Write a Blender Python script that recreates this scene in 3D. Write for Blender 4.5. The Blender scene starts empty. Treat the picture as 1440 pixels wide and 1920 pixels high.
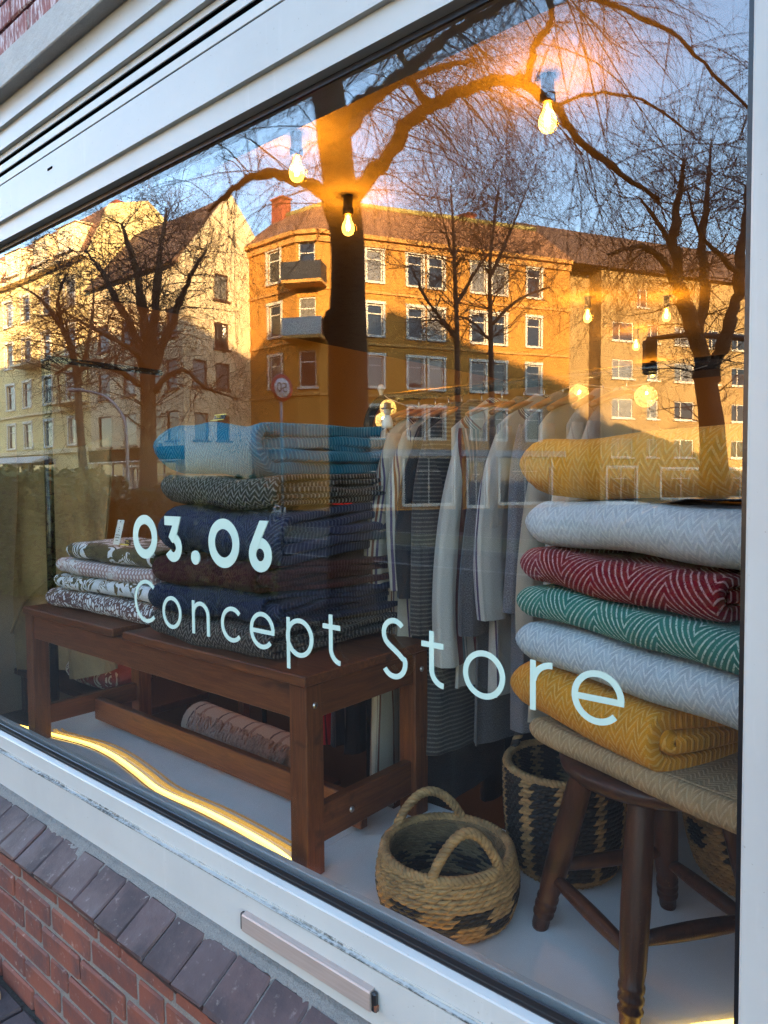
import bpy, math, random
import numpy as np
from mathutils import Vector, Matrix

SC = bpy.context.scene
COL = SC.collection
PI = math.pi

# ------------------------------------------------------------------ camera, sky, sun, exposure
cam_data = bpy.data.cameras.new("camera")
cam_data.sensor_fit = 'HORIZONTAL'
cam_data.sensor_width = 36.0
cam_data.lens = 33.275
cam_data.clip_start = 0.02
cam_data.clip_end = 3000.0
cam = bpy.data.objects.new("camera", cam_data)
COL.objects.link(cam)
_yaw, _pit, _rol = math.radians(40.15), math.radians(2.55), math.radians(-0.40)
_f0 = Vector((-math.sin(_yaw), math.cos(_yaw), 0)); _r0 = Vector((math.cos(_yaw), math.sin(_yaw), 0)); _u0 = Vector((0, 0, 1))
_f = _f0 * math.cos(_pit) - _u0 * math.sin(_pit); _u = _u0 * math.cos(_pit) + _f0 * math.sin(_pit)
_r2 = _r0 * math.cos(_rol) + _u * math.sin(_rol); _u2 = _u * math.cos(_rol) - _r0 * math.sin(_rol)
cam.matrix_world = Matrix(((_r2.x, _u2.x, -_f.x, 0.0), (_r2.y, _u2.y, -_f.y, -1.07), (_r2.z, _u2.z, -_f.z, 1.65), (0, 0, 0, 1)))
SC.camera = cam

SUN_DIR = Vector((0.80, 0.60, 0.0)).normalized()
SUN_EL = math.radians(12.0)
world = bpy.data.worlds.new("World")
SC.world = world
world.use_nodes = True
wn = world.node_tree.nodes
wl = world.node_tree.links
bg = wn["Background"]
sky = wn.new("ShaderNodeTexSky")
sky.sky_type = 'NISHITA'
sky.sun_disc = False
sky.sun_elevation = SUN_EL
sky.sun_rotation = math.atan2(SUN_DIR.x, SUN_DIR.y)
sky.altitude = 10.0
sky.air_density = 1.0
sky.dust_density = 0.4
sky.ozone_density = 1.5
wl.new(sky.outputs[0], bg.inputs[0])
bg.inputs[1].default_value = 0.15

sun_data = bpy.data.lights.new("sun", 'SUN')
sun_data.energy = 4.9
sun_data.angle = math.radians(0.5)
sun_data.color = (1.0, 0.68, 0.34)
sun = bpy.data.objects.new("sun", sun_data)
COL.objects.link(sun)
_to = Vector((SUN_DIR.x * math.cos(SUN_EL), SUN_DIR.y * math.cos(SUN_EL), math.sin(SUN_EL)))
sun.rotation_euler = _to.to_track_quat('Z', 'Y').to_euler()
sun.location = (40, 40, 60)

SC.view_settings.view_transform = 'Standard'
SC.view_settings.look = 'None'
SC.view_settings.gamma = 1.0
SC.view_settings.use_curve_mapping = False
SC.view_settings.exposure = 3.65
SC.render.engine = 'CYCLES'
SC.cycles.max_bounces = 8
SC.cycles.diffuse_bounces = 3
SC.cycles.glossy_bounces = 4
SC.cycles.transmission_bounces = 4
SC.cycles.transparent_max_bounces = 12
SC.cycles.sample_clamp_indirect = 6.0
SC.cycles.caustics_reflective = False
SC.cycles.caustics_refractive = False
try:
    SC.cycles.use_denoising = True
    SC.cycles.denoiser = 'OPENIMAGEDENOISE'
    SC.cycles.denoising_input_passes = 'RGB_ALBEDO_NORMAL'
    SC.cycles.denoising_prefilter = 'NONE'
except Exception:
    pass

# ------------------------------------------------------------------ mesh builder
class MB:
    def __init__(s):
        s.v = []; s.f = []; s.mi = []; s.uv = None; s.sm = []
        s.n = 0
    def add(s, verts, faces, mi=0, smooth=False):
        b = s.n
        s.v.append(np.asarray(verts, dtype=np.float64).reshape(-1, 3))
        s.n += len(s.v[-1])
        for f in faces:
            s.f.append([i + b for i in f])
            s.mi.append(mi); s.sm.append(smooth)
    def box(s, c, d, rot=0.0, mi=0, ch=0.0, tilt=None):
        """box of size d centred on c; ch = edge chamfer"""
        hx, hy, hz = d[0] / 2, d[1] / 2, d[2] / 2
        M = Matrix.Rotation(rot, 3, 'Z')
        if tilt is not None:
            M = M @ Matrix.Rotation(tilt, 3, 'X')
        if ch <= 0:
            vs = [(sx * hx, sy * hy, sz * hz) for sz in (-1, 1) for sy in (-1, 1) for sx in (-1, 1)]
            fs = [(0, 2, 3, 1), (4, 5, 7, 6), (0, 1, 5, 4), (2, 6, 7, 3), (0, 4, 6, 2), (1, 3, 7, 5)]
        else:
            vs, fs = chamfer_box(hx, hy, hz, ch)
        s.add([tuple(M @ Vector(v) + Vector(c)) for v in vs], fs, mi)
    def tube(s, pts, rad, n=8, cap=True, mi=0, closed=False, smooth=True, flat=1.0):
        v, f = tube_geo(pts, rad, n, cap, closed, flat)
        s.add(v, f, mi, smooth)
    def lathe(s, prof, n=24, c=(0, 0, 0), mi=0, smooth=True, M=None):
        """prof: list of (r, z)"""
        vs = []; fs = []
        for r, z in prof:
            for k in range(n):
                a = 2 * PI * k / n
                p = Vector((r * math.cos(a), r * math.sin(a), z))
                if M is not None:
                    p = M @ p
                vs.append((p.x + c[0], p.y + c[1], p.z + c[2]))
        for i in range(len(prof) - 1):
            for k in range(n):
                a = i * n + k; b = i * n + (k + 1) % n
                fs.append((a, b, b + n, a + n))
        s.add(vs, fs, mi, smooth)
    def prism(s, poly, x0, x1, mi=0, smooth=False):
        """poly of (y, z) extruded along x"""
        m = len(poly)
        vs = [(x0, y, z) for y, z in poly] + [(x1, y, z) for y, z in poly]
        fs = [(i, (i + 1) % m, (i + 1) % m + m, i + m) for i in range(m)]
        fs.append(tuple(range(m - 1, -1, -1))); fs.append(tuple(range(m, 2 * m)))
        s.add(vs, fs, mi, smooth)
    def plate(s, poly, y0, y1, mi=0):
        """poly of (x, z) given thickness from y0 to y1"""
        m = len(poly)
        vs = [(x, y0, z) for x, z in poly] + [(x, y1, z) for x, z in poly]
        fs = [(i, (i + 1) % m, (i + 1) % m + m, i + m) for i in range(m)]
        fs.append(tuple(range(m - 1, -1, -1))); fs.append(tuple(range(m, 2 * m)))
        s.add(vs, fs, mi)
    def quad(s, a, b, c, d, mi=0):
        s.add([a, b, c, d], [(0, 1, 2, 3)], mi)
    def mesh(s, name, mats, recalc=True):
        me = bpy.data.meshes.new(name)
        V = np.concatenate(s.v) if s.v else np.zeros((0, 3))
        me.from_pydata(V.tolist(), [], s.f)
        if not isinstance(mats, (list, tuple)):
            mats = [mats]
        for m in mats:
            me.materials.append(m)
        if len(mats) > 1:
            me.polygons.foreach_set('material_index', s.mi)
        me.polygons.foreach_set('use_smooth', s.sm)
        if s.uv is not None:
            lay = me.uv_layers.new(name="UVMap")
            uv = np.asarray(s.uv, dtype=np.float32)
            li = np.empty(len(me.loops), dtype=np.int32)
            me.loops.foreach_get('vertex_index', li)
            lay.data.foreach_set('uv', uv[li].ravel())
        me.update()
        if recalc:
            import bmesh
            bm = bmesh.new(); bm.from_mesh(me)
            bmesh.ops.recalc_face_normals(bm, faces=bm.faces)
            bm.to_mesh(me); bm.free()
        return me
    def build(s, name, mats, parent=None, recalc=True, **kw):
        return link(name, s.mesh(name, mats, recalc), parent, **kw)

def chamfer_box(hx, hy, hz, c):
    vs = []; idx = {}
    for sx in (-1, 1):
        for sy in (-1, 1):
            for sz in (-1, 1):
                for ax in range(3):
                    p = [sx * (hx - c), sy * (hy - c), sz * (hz - c)]
                    p[ax] = (sx * hx, sy * hy, sz * hz)[ax]
                    idx[(sx, sy, sz, ax)] = len(vs); vs.append(tuple(p))
    fs = []
    for sg in (-1, 1):
        fs.append([idx[(sg, a, b, 0)] for a, b in ((-1, -1), (1, -1), (1, 1), (-1, 1))])
        fs.append([idx[(a, sg, b, 1)] for a, b in ((-1, -1), (1, -1), (1, 1), (-1, 1))])
        fs.append([idx[(a, b, sg, 2)] for a, b in ((-1, -1), (1, -1), (1, 1), (-1, 1))])
    for a in (-1, 1):
        for b in (-1, 1):
            fs.append([idx[(a, b, -1, 0)], idx[(a, b, 1, 0)], idx[(a, b, 1, 1)], idx[(a, b, -1, 1)]])
            fs.append([idx[(a, -1, b, 0)], idx[(a, 1, b, 0)], idx[(a, 1, b, 2)], idx[(a, -1, b, 2)]])
            fs.append([idx[(-1, a, b, 1)], idx[(1, a, b, 1)], idx[(1, a, b, 2)], idx[(-1, a, b, 2)]])
            for c2 in (-1, 1):
                fs.append([idx[(a, b, c2, 0)], idx[(a, b, c2, 1)], idx[(a, b, c2, 2)]])
    return vs, fs

def tube_geo(pts, rad, n=8, cap=True, closed=False, flat=1.0):
    P = np.asarray(pts, dtype=float); m = len(P)
    if np.isscalar(rad):
        R = np.full(m, float(rad))
    else:
        R = np.asarray(rad, float)
    if closed:
        T = np.roll(P, -1, 0) - np.roll(P, 1, 0)
    else:
        T = np.gradient(P, axis=0)
    T /= np.maximum(np.linalg.norm(T, axis=1)[:, None], 1e-9)
    up = np.array([0, 0, 1.0]) if abs(T[0][2]) < 0.9 else np.array([1.0, 0, 0])
    N = np.empty_like(T); nprev = np.cross(np.cross(T[0], up), T[0]); nprev /= np.linalg.norm(nprev)
    for i in range(m):
        q = nprev - T[i] * np.dot(nprev, T[i])
        q /= max(np.linalg.norm(q), 1e-9); N[i] = q; nprev = q
    B = np.cross(T, N)
    a = np.arange(n) * 2 * PI / n
    ring = (N[:, None, :] * np.cos(a)[None, :, None] * flat + B[:, None, :] * np.sin(a)[None, :, None]) * R[:, None, None]
    V = (P[:, None, :] + ring).reshape(-1, 3)
    F = []
    seg = m if closed else m - 1
    for i in range(seg):
        j = (i + 1) % m
        for k in range(n):
            k2 = (k + 1) % n
            F.append((i * n + k, i * n + k2, j * n + k2, j * n + k))
    if cap and not closed:
        F.append(tuple(range(n - 1, -1, -1))); F.append(tuple((m - 1) * n + k for k in range(n)))
    return V, F

def link(name, me, parent=None, label=None, cat=None, group=None, kind=None, loc=None, rot=None):
    o = bpy.data.objects.new(name, me)
    COL.objects.link(o)
    if parent is not None:
        o.parent = parent
    if loc is not None:
        o.location = loc
    if rot is not None:
        o.rotation_euler = rot
    tag(o, label, cat, group, kind)
    return o

def tag(o, label=None, cat=None, group=None, kind=None):
    if label: o['label'] = label
    if cat: o['category'] = cat
    if group: o['group'] = group
    if kind: o['kind'] = kind
    return o

def thing(name, label, cat, loc=(0, 0, 0), rotz=0.0, group=None):
    o = bpy.data.objects.new(name, None)
    COL.objects.link(o)
    o.empty_display_size = 0.1
    o.location = loc
    o.rotation_euler = (0, 0, rotz)
    return tag(o, label, cat, group)

def copy_tree(o, parent=None, first=True):
    c = o.copy(); COL.objects.link(c)
    if parent is not None:
        c.parent = parent
    for ch in list(o.children):
        copy_tree(ch, c, False)
    return c

# ------------------------------------------------------------------ materials
class NT:
    """small wrapper for building shader nodes"""
    def __init__(s, name):
        s.m = bpy.data.materials.new(name); s.m.use_nodes = True
        s.t = s.m.node_tree; s.p = s.t.nodes["Principled BSDF"]; s.out = s.t.nodes["Material Output"]
    def n(s, typ, **kw):
        x = s.t.nodes.new(typ)
        for k, v in kw.items():
            setattr(x, k, v)
        return x
    def l(s, a, b):
        s.t.links.new(a, b)
    def val(s, inp, v):
        if hasattr(v, 'is_output'):
            s.l(v, inp)
        else:
            inp.default_value = v
    def math(s, op, a, b=None, c=None, clamp=False):
        x = s.n("ShaderNodeMath", operation=op); x.use_clamp = clamp
        s.val(x.inputs[0], a)
        if b is not None: s.val(x.inputs[1], b)
        if c is not None: s.val(x.inputs[2], c)
        return x.outputs[0]
    def mix(s, f, a, b, typ='MIX'):
        x = s.n("ShaderNodeMix", data_type='RGBA', blend_type=typ)
        s.val(x.inputs[0], f)
        for i, c in ((6, a), (7, b)):
            if hasattr(c, 'is_output'): s.l(c, x.inputs[i])
            else: x.inputs[i].default_value = (c[0], c[1], c[2], 1)
        return x.outputs[2]
    def coord(s, which='Object'):
        return s.n("ShaderNodeTexCoord").outputs[which]
    def mapping(s, vec, scale=(1, 1, 1), rot=(0, 0, 0), loc=(0, 0, 0)):
        x = s.n("ShaderNodeMapping"); s.l(vec, x.inputs[0])
        x.inputs['Scale'].default_value = scale; x.inputs['Rotation'].default_value = rot; x.inputs['Location'].default_value = loc
        return x.outputs[0]
    def noise(s, vec, scale=5.0, detail=4.0, rough=0.6, dist=0.0):
        x = s.n("ShaderNodeTexNoise")
        if vec is not None: s.l(vec, x.inputs['Vector'])
        x.inputs['Scale'].default_value = scale; x.inputs['Detail'].default_value = detail
        x.inputs['Roughness'].default_value = rough; x.inputs['Distortion'].default_value = dist
        return x.outputs[0]
    def voronoi(s, vec, scale=5.0, feature='F1', out='Distance', rnd=1.0):
        x = s.n("ShaderNodeTexVoronoi", feature=feature)
        s.l(vec, x.inputs['Vector']); x.inputs['Scale'].default_value = scale
        x.inputs['Randomness'].default_value = rnd
        return x.outputs[out]
    def ramp(s, fac, stops):
        x = s.n("ShaderNodeValToRGB"); s.l(fac, x.inputs[0])
        e = x.color_ramp.elements
        while len(e) < len(stops): e.new(0.5)
        for i, (p, c) in enumerate(stops):
            e[i].position = p; e[i].color = (c[0], c[1], c[2], 1) if not np.isscalar(c) else (c, c, c, 1)
        return x.outputs[0]
    def smooth(s, x, lo, hi):
        r = s.n("ShaderNodeMapRange", interpolation_type='SMOOTHSTEP')
        s.val(r.inputs[0], x); r.inputs[1].default_value = lo; r.inputs[2].default_value = hi
        return r.outputs[0]
    def bump(s, h, strength=0.3, dist=0.01, prev=None):
        x = s.n("ShaderNodeBump"); x.inputs['Strength'].default_value = strength; x.inputs['Distance'].default_value = dist
        s.l(h, x.inputs['Height'])
        if prev is not None: s.l(prev, x.inputs['Normal'])
        return x.outputs[0]
    def fin(s, color=None, rough=None, normal=None, metal=None, spec=None, sheen=None, emit=None, estr=0.0, coat=None):
        p = s.p
        if color is not None:
            if hasattr(color, 'is_output'): s.l(color, p.inputs['Base Color'])
            else: p.inputs['Base Color'].default_value = (*color[:3], 1)
        if rough is not None: s.val(p.inputs['Roughness'], rough)
        if normal is not None: s.l(normal, p.inputs['Normal'])
        if metal is not None: p.inputs['Metallic'].default_value = metal
        if spec is not None: p.inputs['Specular IOR Level'].default_value = spec
        if coat is not None: p.inputs['Coat Weight'].default_value = coat
        if sheen is not None:
            p.inputs['Sheen Weight'].default_value = sheen
            p.inputs['Sheen Roughness'].default_value = 0.45
        if emit is not None:
            p.inputs['Emission Color'].default_value = (*emit, 1); p.inputs['Emission Strength'].default_value = estr
        return s.m

def simple(name, a, b=None, scale=6.0, rough=0.6, bump=0.0, bscale=60.0, bdist=0.004, metal=None, spec=None, rnd=0.0, detail=5.0, sheen=None, stretch=None):
    t = NT(name)
    co = t.coord('Object')
    if stretch: co = t.mapping(co, stretch)
    col = a
    if b is not None:
        nz = t.noise(co, scale, detail)
        col = t.mix(t.smooth(nz, 0.3, 0.7), a, b)
    if rnd > 0:
        oi = t.n("ShaderNodeObjectInfo")
        br = t.math('MULTIPLY_ADD', oi.outputs['Random'], rnd * 2, 1 - rnd)
        hs = t.n("ShaderNodeHueSaturation"); t.val(hs.inputs['Value'], br)
        if hasattr(col, 'is_output'): t.l(col, hs.inputs['Color'])
        else: hs.inputs['Color'].default_value = (*col, 1)
        col = hs.outputs[0]
    nrm = None
    if bump > 0:
        nrm = t.bump(t.noise(co, bscale, 5.0), bump, bdist)
    return t.fin(col, rough, nrm, metal, spec, sheen)

M = {}

# ------------------------------------------------------------------ materials of the shop front
def mat_white_frame():
    t = NT("white_frame_paint")
    co = t.coord('Object')
    n1 = t.noise(co, 3.0, 6.0, 0.65)
    streak = t.noise(t.mapping(co, (9, 9, 1.2)), 3.0, 5.0, 0.7)
    speck = t.smooth(t.noise(co, 120.0, 3.0), 0.68, 0.74)
    col = t.mix(t.smooth(n1, 0.35, 0.7), (0.45, 0.44, 0.415), (0.415, 0.405, 0.385))
    col = t.mix(t.math('MULTIPLY', t.smooth(streak, 0.56, 0.78), 0.45), col, (0.52, 0.51, 0.49))
    col = t.mix(t.math('MULTIPLY', speck, 0.7), col, (0.25, 0.22, 0.19))
    return t.fin(col, 0.38, t.bump(t.noise(co, 35.0, 4.0), 0.04, 0.004))
M['white'] = mat_white_frame()
def mat_ledge_dirt():
    t = NT("dirty_ledge_paint")
    co = t.coord('Object')
    d = t.noise(t.mapping(co, (1.6, 30, 30)), 2.2, 7.0, 0.75)
    g = t.noise(co, 90.0, 4.0, 0.7)
    f = t.math('MULTIPLY', t.smooth(d, 0.42, 0.62), t.smooth(g, 0.36, 0.60))
    return t.fin(t.mix(f, (0.41, 0.40, 0.37), (0.02, 0.017, 0.014)), 0.7)
M['ledge'] = mat_ledge_dirt()
M['gasket'] = simple("black_rubber", (0.012, 0.012, 0.014), rough=0.28, bump=0.15, bscale=90)
M['cavity'] = simple("black_cavity", (0.003, 0.003, 0.003), rough=0.9, spec=0.0)
M['slat'] = simple("vent_slat_paint", (0.50, 0.49, 0.46), (0.46, 0.45, 0.42), 12, 0.4)
def mat_metal_cover():
    t = NT("worn_steel_cover")
    co = t.coord('Object')
    n = t.noise(t.mapping(co, (3, 60, 60)), 4.0, 5.0)
    col = t.mix(t.smooth(n, 0.3, 0.75), (0.42, 0.325, 0.28), (0.365, 0.28, 0.24))
    return t.fin(col, 0.33, t.bump(n, 0.05, 0.002), 0.25)
M['steel'] = mat_metal_cover()
M['rust'] = simple("rust", (0.20, 0.06, 0.02), (0.05, 0.04, 0.04), 60, 0.8)
def mat_plaster():
    t = NT("painted_plaster")
    co = t.coord('Object')
    n = t.noise(co, 9.0, 8.0, 0.7)
    c2 = t.smooth(t.noise(co, 26.0, 6.0, 0.7), 0.62, 0.72)
    col = t.mix(t.smooth(n, 0.3, 0.7), (0.41, 0.40, 0.38), (0.35, 0.335, 0.32))
    col = t.mix(t.math('MULTIPLY', c2, 0.5), col, (0.33, 0.30, 0.28))
    h = t.math('ADD', t.noise(co, 60.0, 6.0), t.math('MULTIPLY', n, 1.5))
    return t.fin(col, 0.85, t.bump(h, 0.5, 0.006))
M['plaster'] = mat_plaster()
def mat_brick(name, a, b, c, wash=0.0, rough=0.75, gloss=False):
    t = NT(name)
    oi = t.n("ShaderNodeObjectInfo")
    co = t.coord('Object')
    off = t.n("ShaderNodeVectorMath", operation='ADD')
    t.l(co, off.inputs[0])
    cx = t.n("ShaderNodeCombineXYZ"); t.l(t.math('MULTIPLY', oi.outputs['Random'], 37.0), cx.inputs[0]); t.l(oi.outputs['Random'], cx.inputs[2])
    t.l(cx.outputs[0], off.inputs[1])
    v = off.outputs[0]
    n1 = t.noise(v, 7.0, 6.0, 0.65)
    n2 = t.noise(v, 40.0, 5.0, 0.7)
    base = t.mix(oi.outputs['Random'], a, b)
    col = t.mix(t.smooth(n1, 0.40, 0.68), base, c)
    col = t.mix(t.math('MULTIPLY', t.smooth(n2, 0.58, 0.72), 0.20 if gloss else 0.40), col, (0.45, 0.36, 0.31) if wash == 0 else (0.65, 0.60, 0.58))
    if wash > 0:
        st = t.noise(t.mapping(v, (16, 16, 2.5)), 4.0, 5.0, 0.75)
        col = t.mix(t.math('MULTIPLY', t.smooth(st, 0.47, 0.62), wash), col, (0.66, 0.60, 0.60))
    r = rough
    if gloss:
        r = t.ramp(n1, [(0.3, rough - 0.12), (0.7, rough + 0.15)])
    return t.fin(col, r, t.bump(t.math('ADD', n2, n1), 0.35, 0.006))
M['brick'] = mat_brick("red_brick", (0.140, 0.039, 0.026), (0.190, 0.056, 0.033), (0.088, 0.037, 0.033))
M['brick_up'] = mat_brick("whitewashed_brick", (0.20, 0.055, 0.05), (0.24, 0.07, 0.06), (0.17, 0.055, 0.05), wash=0.75)
M['clinker'] = mat_brick("dark_clinker", (0.052, 0.023, 0.021), (0.066, 0.028, 0.024), (0.032, 0.017, 0.018), rough=0.62, gloss=True)
def mat_mortar():
    t = NT("grey_mortar")
    co = t.coord('Object')
    n = t.noise(co, 240.0, 3.0, 0.8)
    n2 = t.noise(co, 12.0, 6.0)
    col = t.mix(t.smooth(n, 0.3, 0.7), (0.23, 0.21, 0.185), (0.145, 0.13, 0.118))
    col = t.mix(t.smooth(n2, 0.45, 0.75), col, (0.14, 0.13, 0.12))
    return t.fin(col, 0.95, t.bump(t.math('ADD', n, t.math('MULTIPLY', n2, 1.4)), 0.7, 0.006))
M['mortar'] = mat_mortar()
def mat_glass():
    m = bpy.data.materials.new("window_glass"); m.use_nodes = True
    t = m.node_tree; t.nodes.remove(t.nodes["Principled BSDF"])
    out = t.nodes["Material Output"]
    geo = t.nodes.new("ShaderNodeNewGeometry")
    dot = t.nodes.new("ShaderNodeVectorMath"); dot.operation = 'DOT_PRODUCT'
    t.links.new(geo.outputs['Normal'], dot.inputs[0]); t.links.new(geo.outputs['Incoming'], dot.inputs[1])
    def mt(op, a, b=None):
        x = t.nodes.new("ShaderNodeMath"); x.operation = op
        for i, v in enumerate((a, b)):
            if v is None: continue
            if hasattr(v, 'is_output'): t.links.new(v, x.inputs[i])
            else: x.inputs[i].default_value = v
        return x.outputs[0]
    c = mt('ABSOLUTE', dot.outputs['Value'])
    f = mt('ADD', mt('MULTIPLY', mt('POWER', mt('SUBTRACT', 1.0, c), 5.0), 0.950), 0.050)
    inv = mt('SUBTRACT', 1.0, f)
    r = mt('SUBTRACT', 1.0, mt('MULTIPLY', inv, inv))      # the two faces of one sheet
    tr = t.nodes.new("ShaderNodeBsdfTransparent"); tr.inputs[0].default_value = (0.965, 0.975, 0.97, 1)
    gl = t.nodes.new("ShaderNodeBsdfGlossy"); gl.inputs['Roughness'].default_value = 0.0
    tc = t.nodes.new("ShaderNodeTexCoord"); nz = t.nodes.new("ShaderNodeTexNoise"); nz.inputs['Scale'].default_value = 2.2; nz.inputs['Detail'].default_value = 1.0
    bp = t.nodes.new("ShaderNodeBump"); bp.inputs['Strength'].default_value = 1.0; bp.inputs['Distance'].default_value = 0.00035
    t.links.new(tc.outputs['Object'], nz.inputs['Vector']); t.links.new(nz.outputs[0], bp.inputs['Height']); t.links.new(bp.outputs[0], gl.inputs['Normal'])
    mx = t.nodes.new("ShaderNodeMixShader")
    t.links.new(r, mx.inputs[0]); t.links.new(tr.outputs[0], mx.inputs[1]); t.links.new(gl.outputs[0], mx.inputs[2])
    t.links.new(mx.outputs[0], out.inputs['Surface'])
    return m
M['glass'] = mat_glass()
M['vinyl'] = simple("pale_mint_vinyl", (0.42, 0.545, 0.475), (0.39, 0.51, 0.45), 8, 0.45)

# ------------------------------------------------------------------ ground of the street
M['asphalt'] = simple("asphalt", (0.045, 0.044, 0.045), (0.030, 0.030, 0.032), 3.0, 0.9, 0.4, 150, 0.01, spec=0.1)
M['paver'] = simple("pavement_clinker", (0.070, 0.046, 0.044), (0.045, 0.032, 0.033), 7.0, 0.85, 0.4, 70, 0.006, rnd=0.25)
M['pave_far'] = simple("pavement_slabs", (0.048, 0.038, 0.032), (0.034, 0.028, 0.025), 1.5, 0.9, 0.3, 60, spec=0.08)
M['kerb'] = simple("kerb_stone", (0.30, 0.29, 0.27), (0.22, 0.21, 0.20), 8, 0.8, 0.3)
M['soil'] = simple("dark_soil", (0.045, 0.034, 0.025), (0.028, 0.022, 0.016), 4, 0.95, 0.6, 30, 0.02)
M['lawn'] = simple("winter_lawn", (0.055, 0.065, 0.022), (0.075, 0.070, 0.030), 2.2, 0.95, 0.6, 80, 0.02)
def flat(name, x0, x1, y0, y1, z, m, z0=None):
    b = MB(); zz = z - 0.3 if z0 is None else z0
    b.box(((x0 + x1) / 2, (y0 + y1) / 2, (z + zz) / 2), (x1 - x0, y1 - y0, z - zz))
    return b.build(name, m, kind='structure')
b = MB(); b.box((0, 0, -0.45), (3000, 3000, 0.5)); b.build("ground", M['soil'], kind='structure')
flat("road", -400, 400, -60, -9.95, -0.12, M['asphalt'])
pavement = flat("pavement", -90, 60, -9.8, -0.145, -0.012, M['pave_far'])
flat("verge", -90, -1.5, -16.2, -13.0, 0.0, M['lawn'])
flat("kerb", -90, 60, -9.95, -9.8, 0.0, M['kerb'])
flat("kerb", -90, -1.35, -13.0, -12.86, 0.005, M['kerb'])
flat("kerb", -90, -1.35, -16.34, -16.2, 0.005, M['kerb'])
flat("far_pavement", -90, -22.0, -26.0, -19.6, 0.0, M['pave_far'])
pm = []
rnd = random.Random(5)
for k in range(4):
    b = MB(); b.box((0, 0, 0), (0.205, 0.098, 0.06), ch=0.006)
    V = b.v[0]; V += np.array([[rnd.uniform(-.002, .002) for _ in range(3)] for _ in V])
    pm.append(b.mesh("paver", M['paver']))
b = MB(); b.box((-2.55, -0.56, -0.020), (2.3, 0.86, 0.02)); b.build("joint_sand", M['soil'], pavement)
for j in range(8):
    for i in range(11):
        x = -3.65 + i * 0.213 + (0.106 if j % 2 else 0); y = -0.205 - j * 0.106
        link("paver", pm[rnd.randrange(4)], pavement, loc=(x, y, -0.03 + rnd.uniform(0, .006)), rot=(rnd.uniform(-.015, .015), rnd.uniform(-.01, .01), rnd.uniform(-.01, .01)))
# dead leaves caught against the wall
M['leaf'] = simple("dry_leaf", (0.20, 0.115, 0.055), (0.11, 0.06, 0.03), 14, 0.85, rnd=0.4)
def leaf_mesh(r):
    b = MB(); vs = []; fs = []
    n = 7
    for i in range(n + 1):
        t = i / n; w = 0.034 * math.sin(PI * min(1, t * 1.02)) ** 0.7 * (1 + r.uniform(-.15, .15))
        z = 0.018 * math.sin(t * PI * 1.3 + r.random()) + r.uniform(0, .006)
        for k, s in enumerate((-1, 0, 1)):
            vs.append((t * 0.105, s * w, z + abs(s) * 0.016 * (1 + r.uniform(-.5, .5))))
    for i in range(n):
        for k in range(2):
            a = i * 3 + k; fs.append((a, a + 1, a + 4, a + 3))
    b.add(vs, fs, 0, True); return b.mesh("leaf", M['leaf'], recalc=False)
lf = [leaf_mesh(random.Random(k)) for k in range(5)]
for i in range(26):
    x = rnd.uniform(-3.3, -2.35); y = -0.175 - abs(rnd.gauss(0, .10))
    o = link("dry_leaf", lf[i % 5], None, "curled brown dead leaf lying on the pavement at the foot of the brick wall", "leaf", "dead leaves along the wall",
             loc=(x, y, rnd.uniform(0.006, 0.03)), rot=(rnd.uniform(-.5, .5), rnd.uniform(-.5, .5), rnd.uniform(0, 6.3)))
    o.scale = (0.8, 0.8, 0.8)

# ------------------------------------------------------------------ brick plinth under the window
plinth = thing("brick_wall", "low red brick wall with dark clinker coping under the shop window", "wall", (-2.0, -0.1, 0))
PX = -2.0; PY = -0.1
def to_local(b, ox, oy, oz=0):
    for v in b.v:
        v -= np.array([ox, oy, oz])
b = MB(); b.box((-2.2, -0.02, 0.235), (6.2, 0.222, 0.47)); b.box((-2.2, -0.126, 0.23), (6.2, 0.012, 0.46), 0); to_local(b, PX, PY); b.build("mortar_bed", M['mortar'], plinth)
bm_, cm_ = [], []
for k in range(5):
    for L, lst in ((0.228, 'f'), (0.108, 'h')):
        b = MB(); b.box((0, 0, 0), (L, 0.06, 0.0675), ch=0.005)
        V = b.v[0]; V += np.array([[rnd.uniform(-.0022, .0022), rnd.uniform(-.0018, .0018), rnd.uniform(-.0022, .0022)] for _ in V])
        bm_.append((lst, b.mesh("brick", M['brick'])))
full = [m for t, m in bm_ if t == 'f']; half = [m for t, m in bm_ if t == 'h']
for j in range(6):
    z = 0.022 + j * 0.0815
    x = -4.05 + (0.06 if j % 2 else 0.0) + rnd.uniform(-.012, .012)
    k = 0
    while x < 0.85:
        hd = (k + j) % 4 == 3 or rnd.random() < 0.08
        L = 0.108 if hd else 0.228
        link("brick", rnd.choice(half if hd else full), plinth,
             loc=(x + L / 2 - PX, -0.109 - PY + rnd.uniform(-.003, .003), z + rnd.uniform(-.0025, .0025)),
             rot=(rnd.uniform(-.01, .01), rnd.uniform(-.012, .012), rnd.uniform(-.006, .006)))
        x += L + rnd.uniform(.011, .016); k += 1
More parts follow.
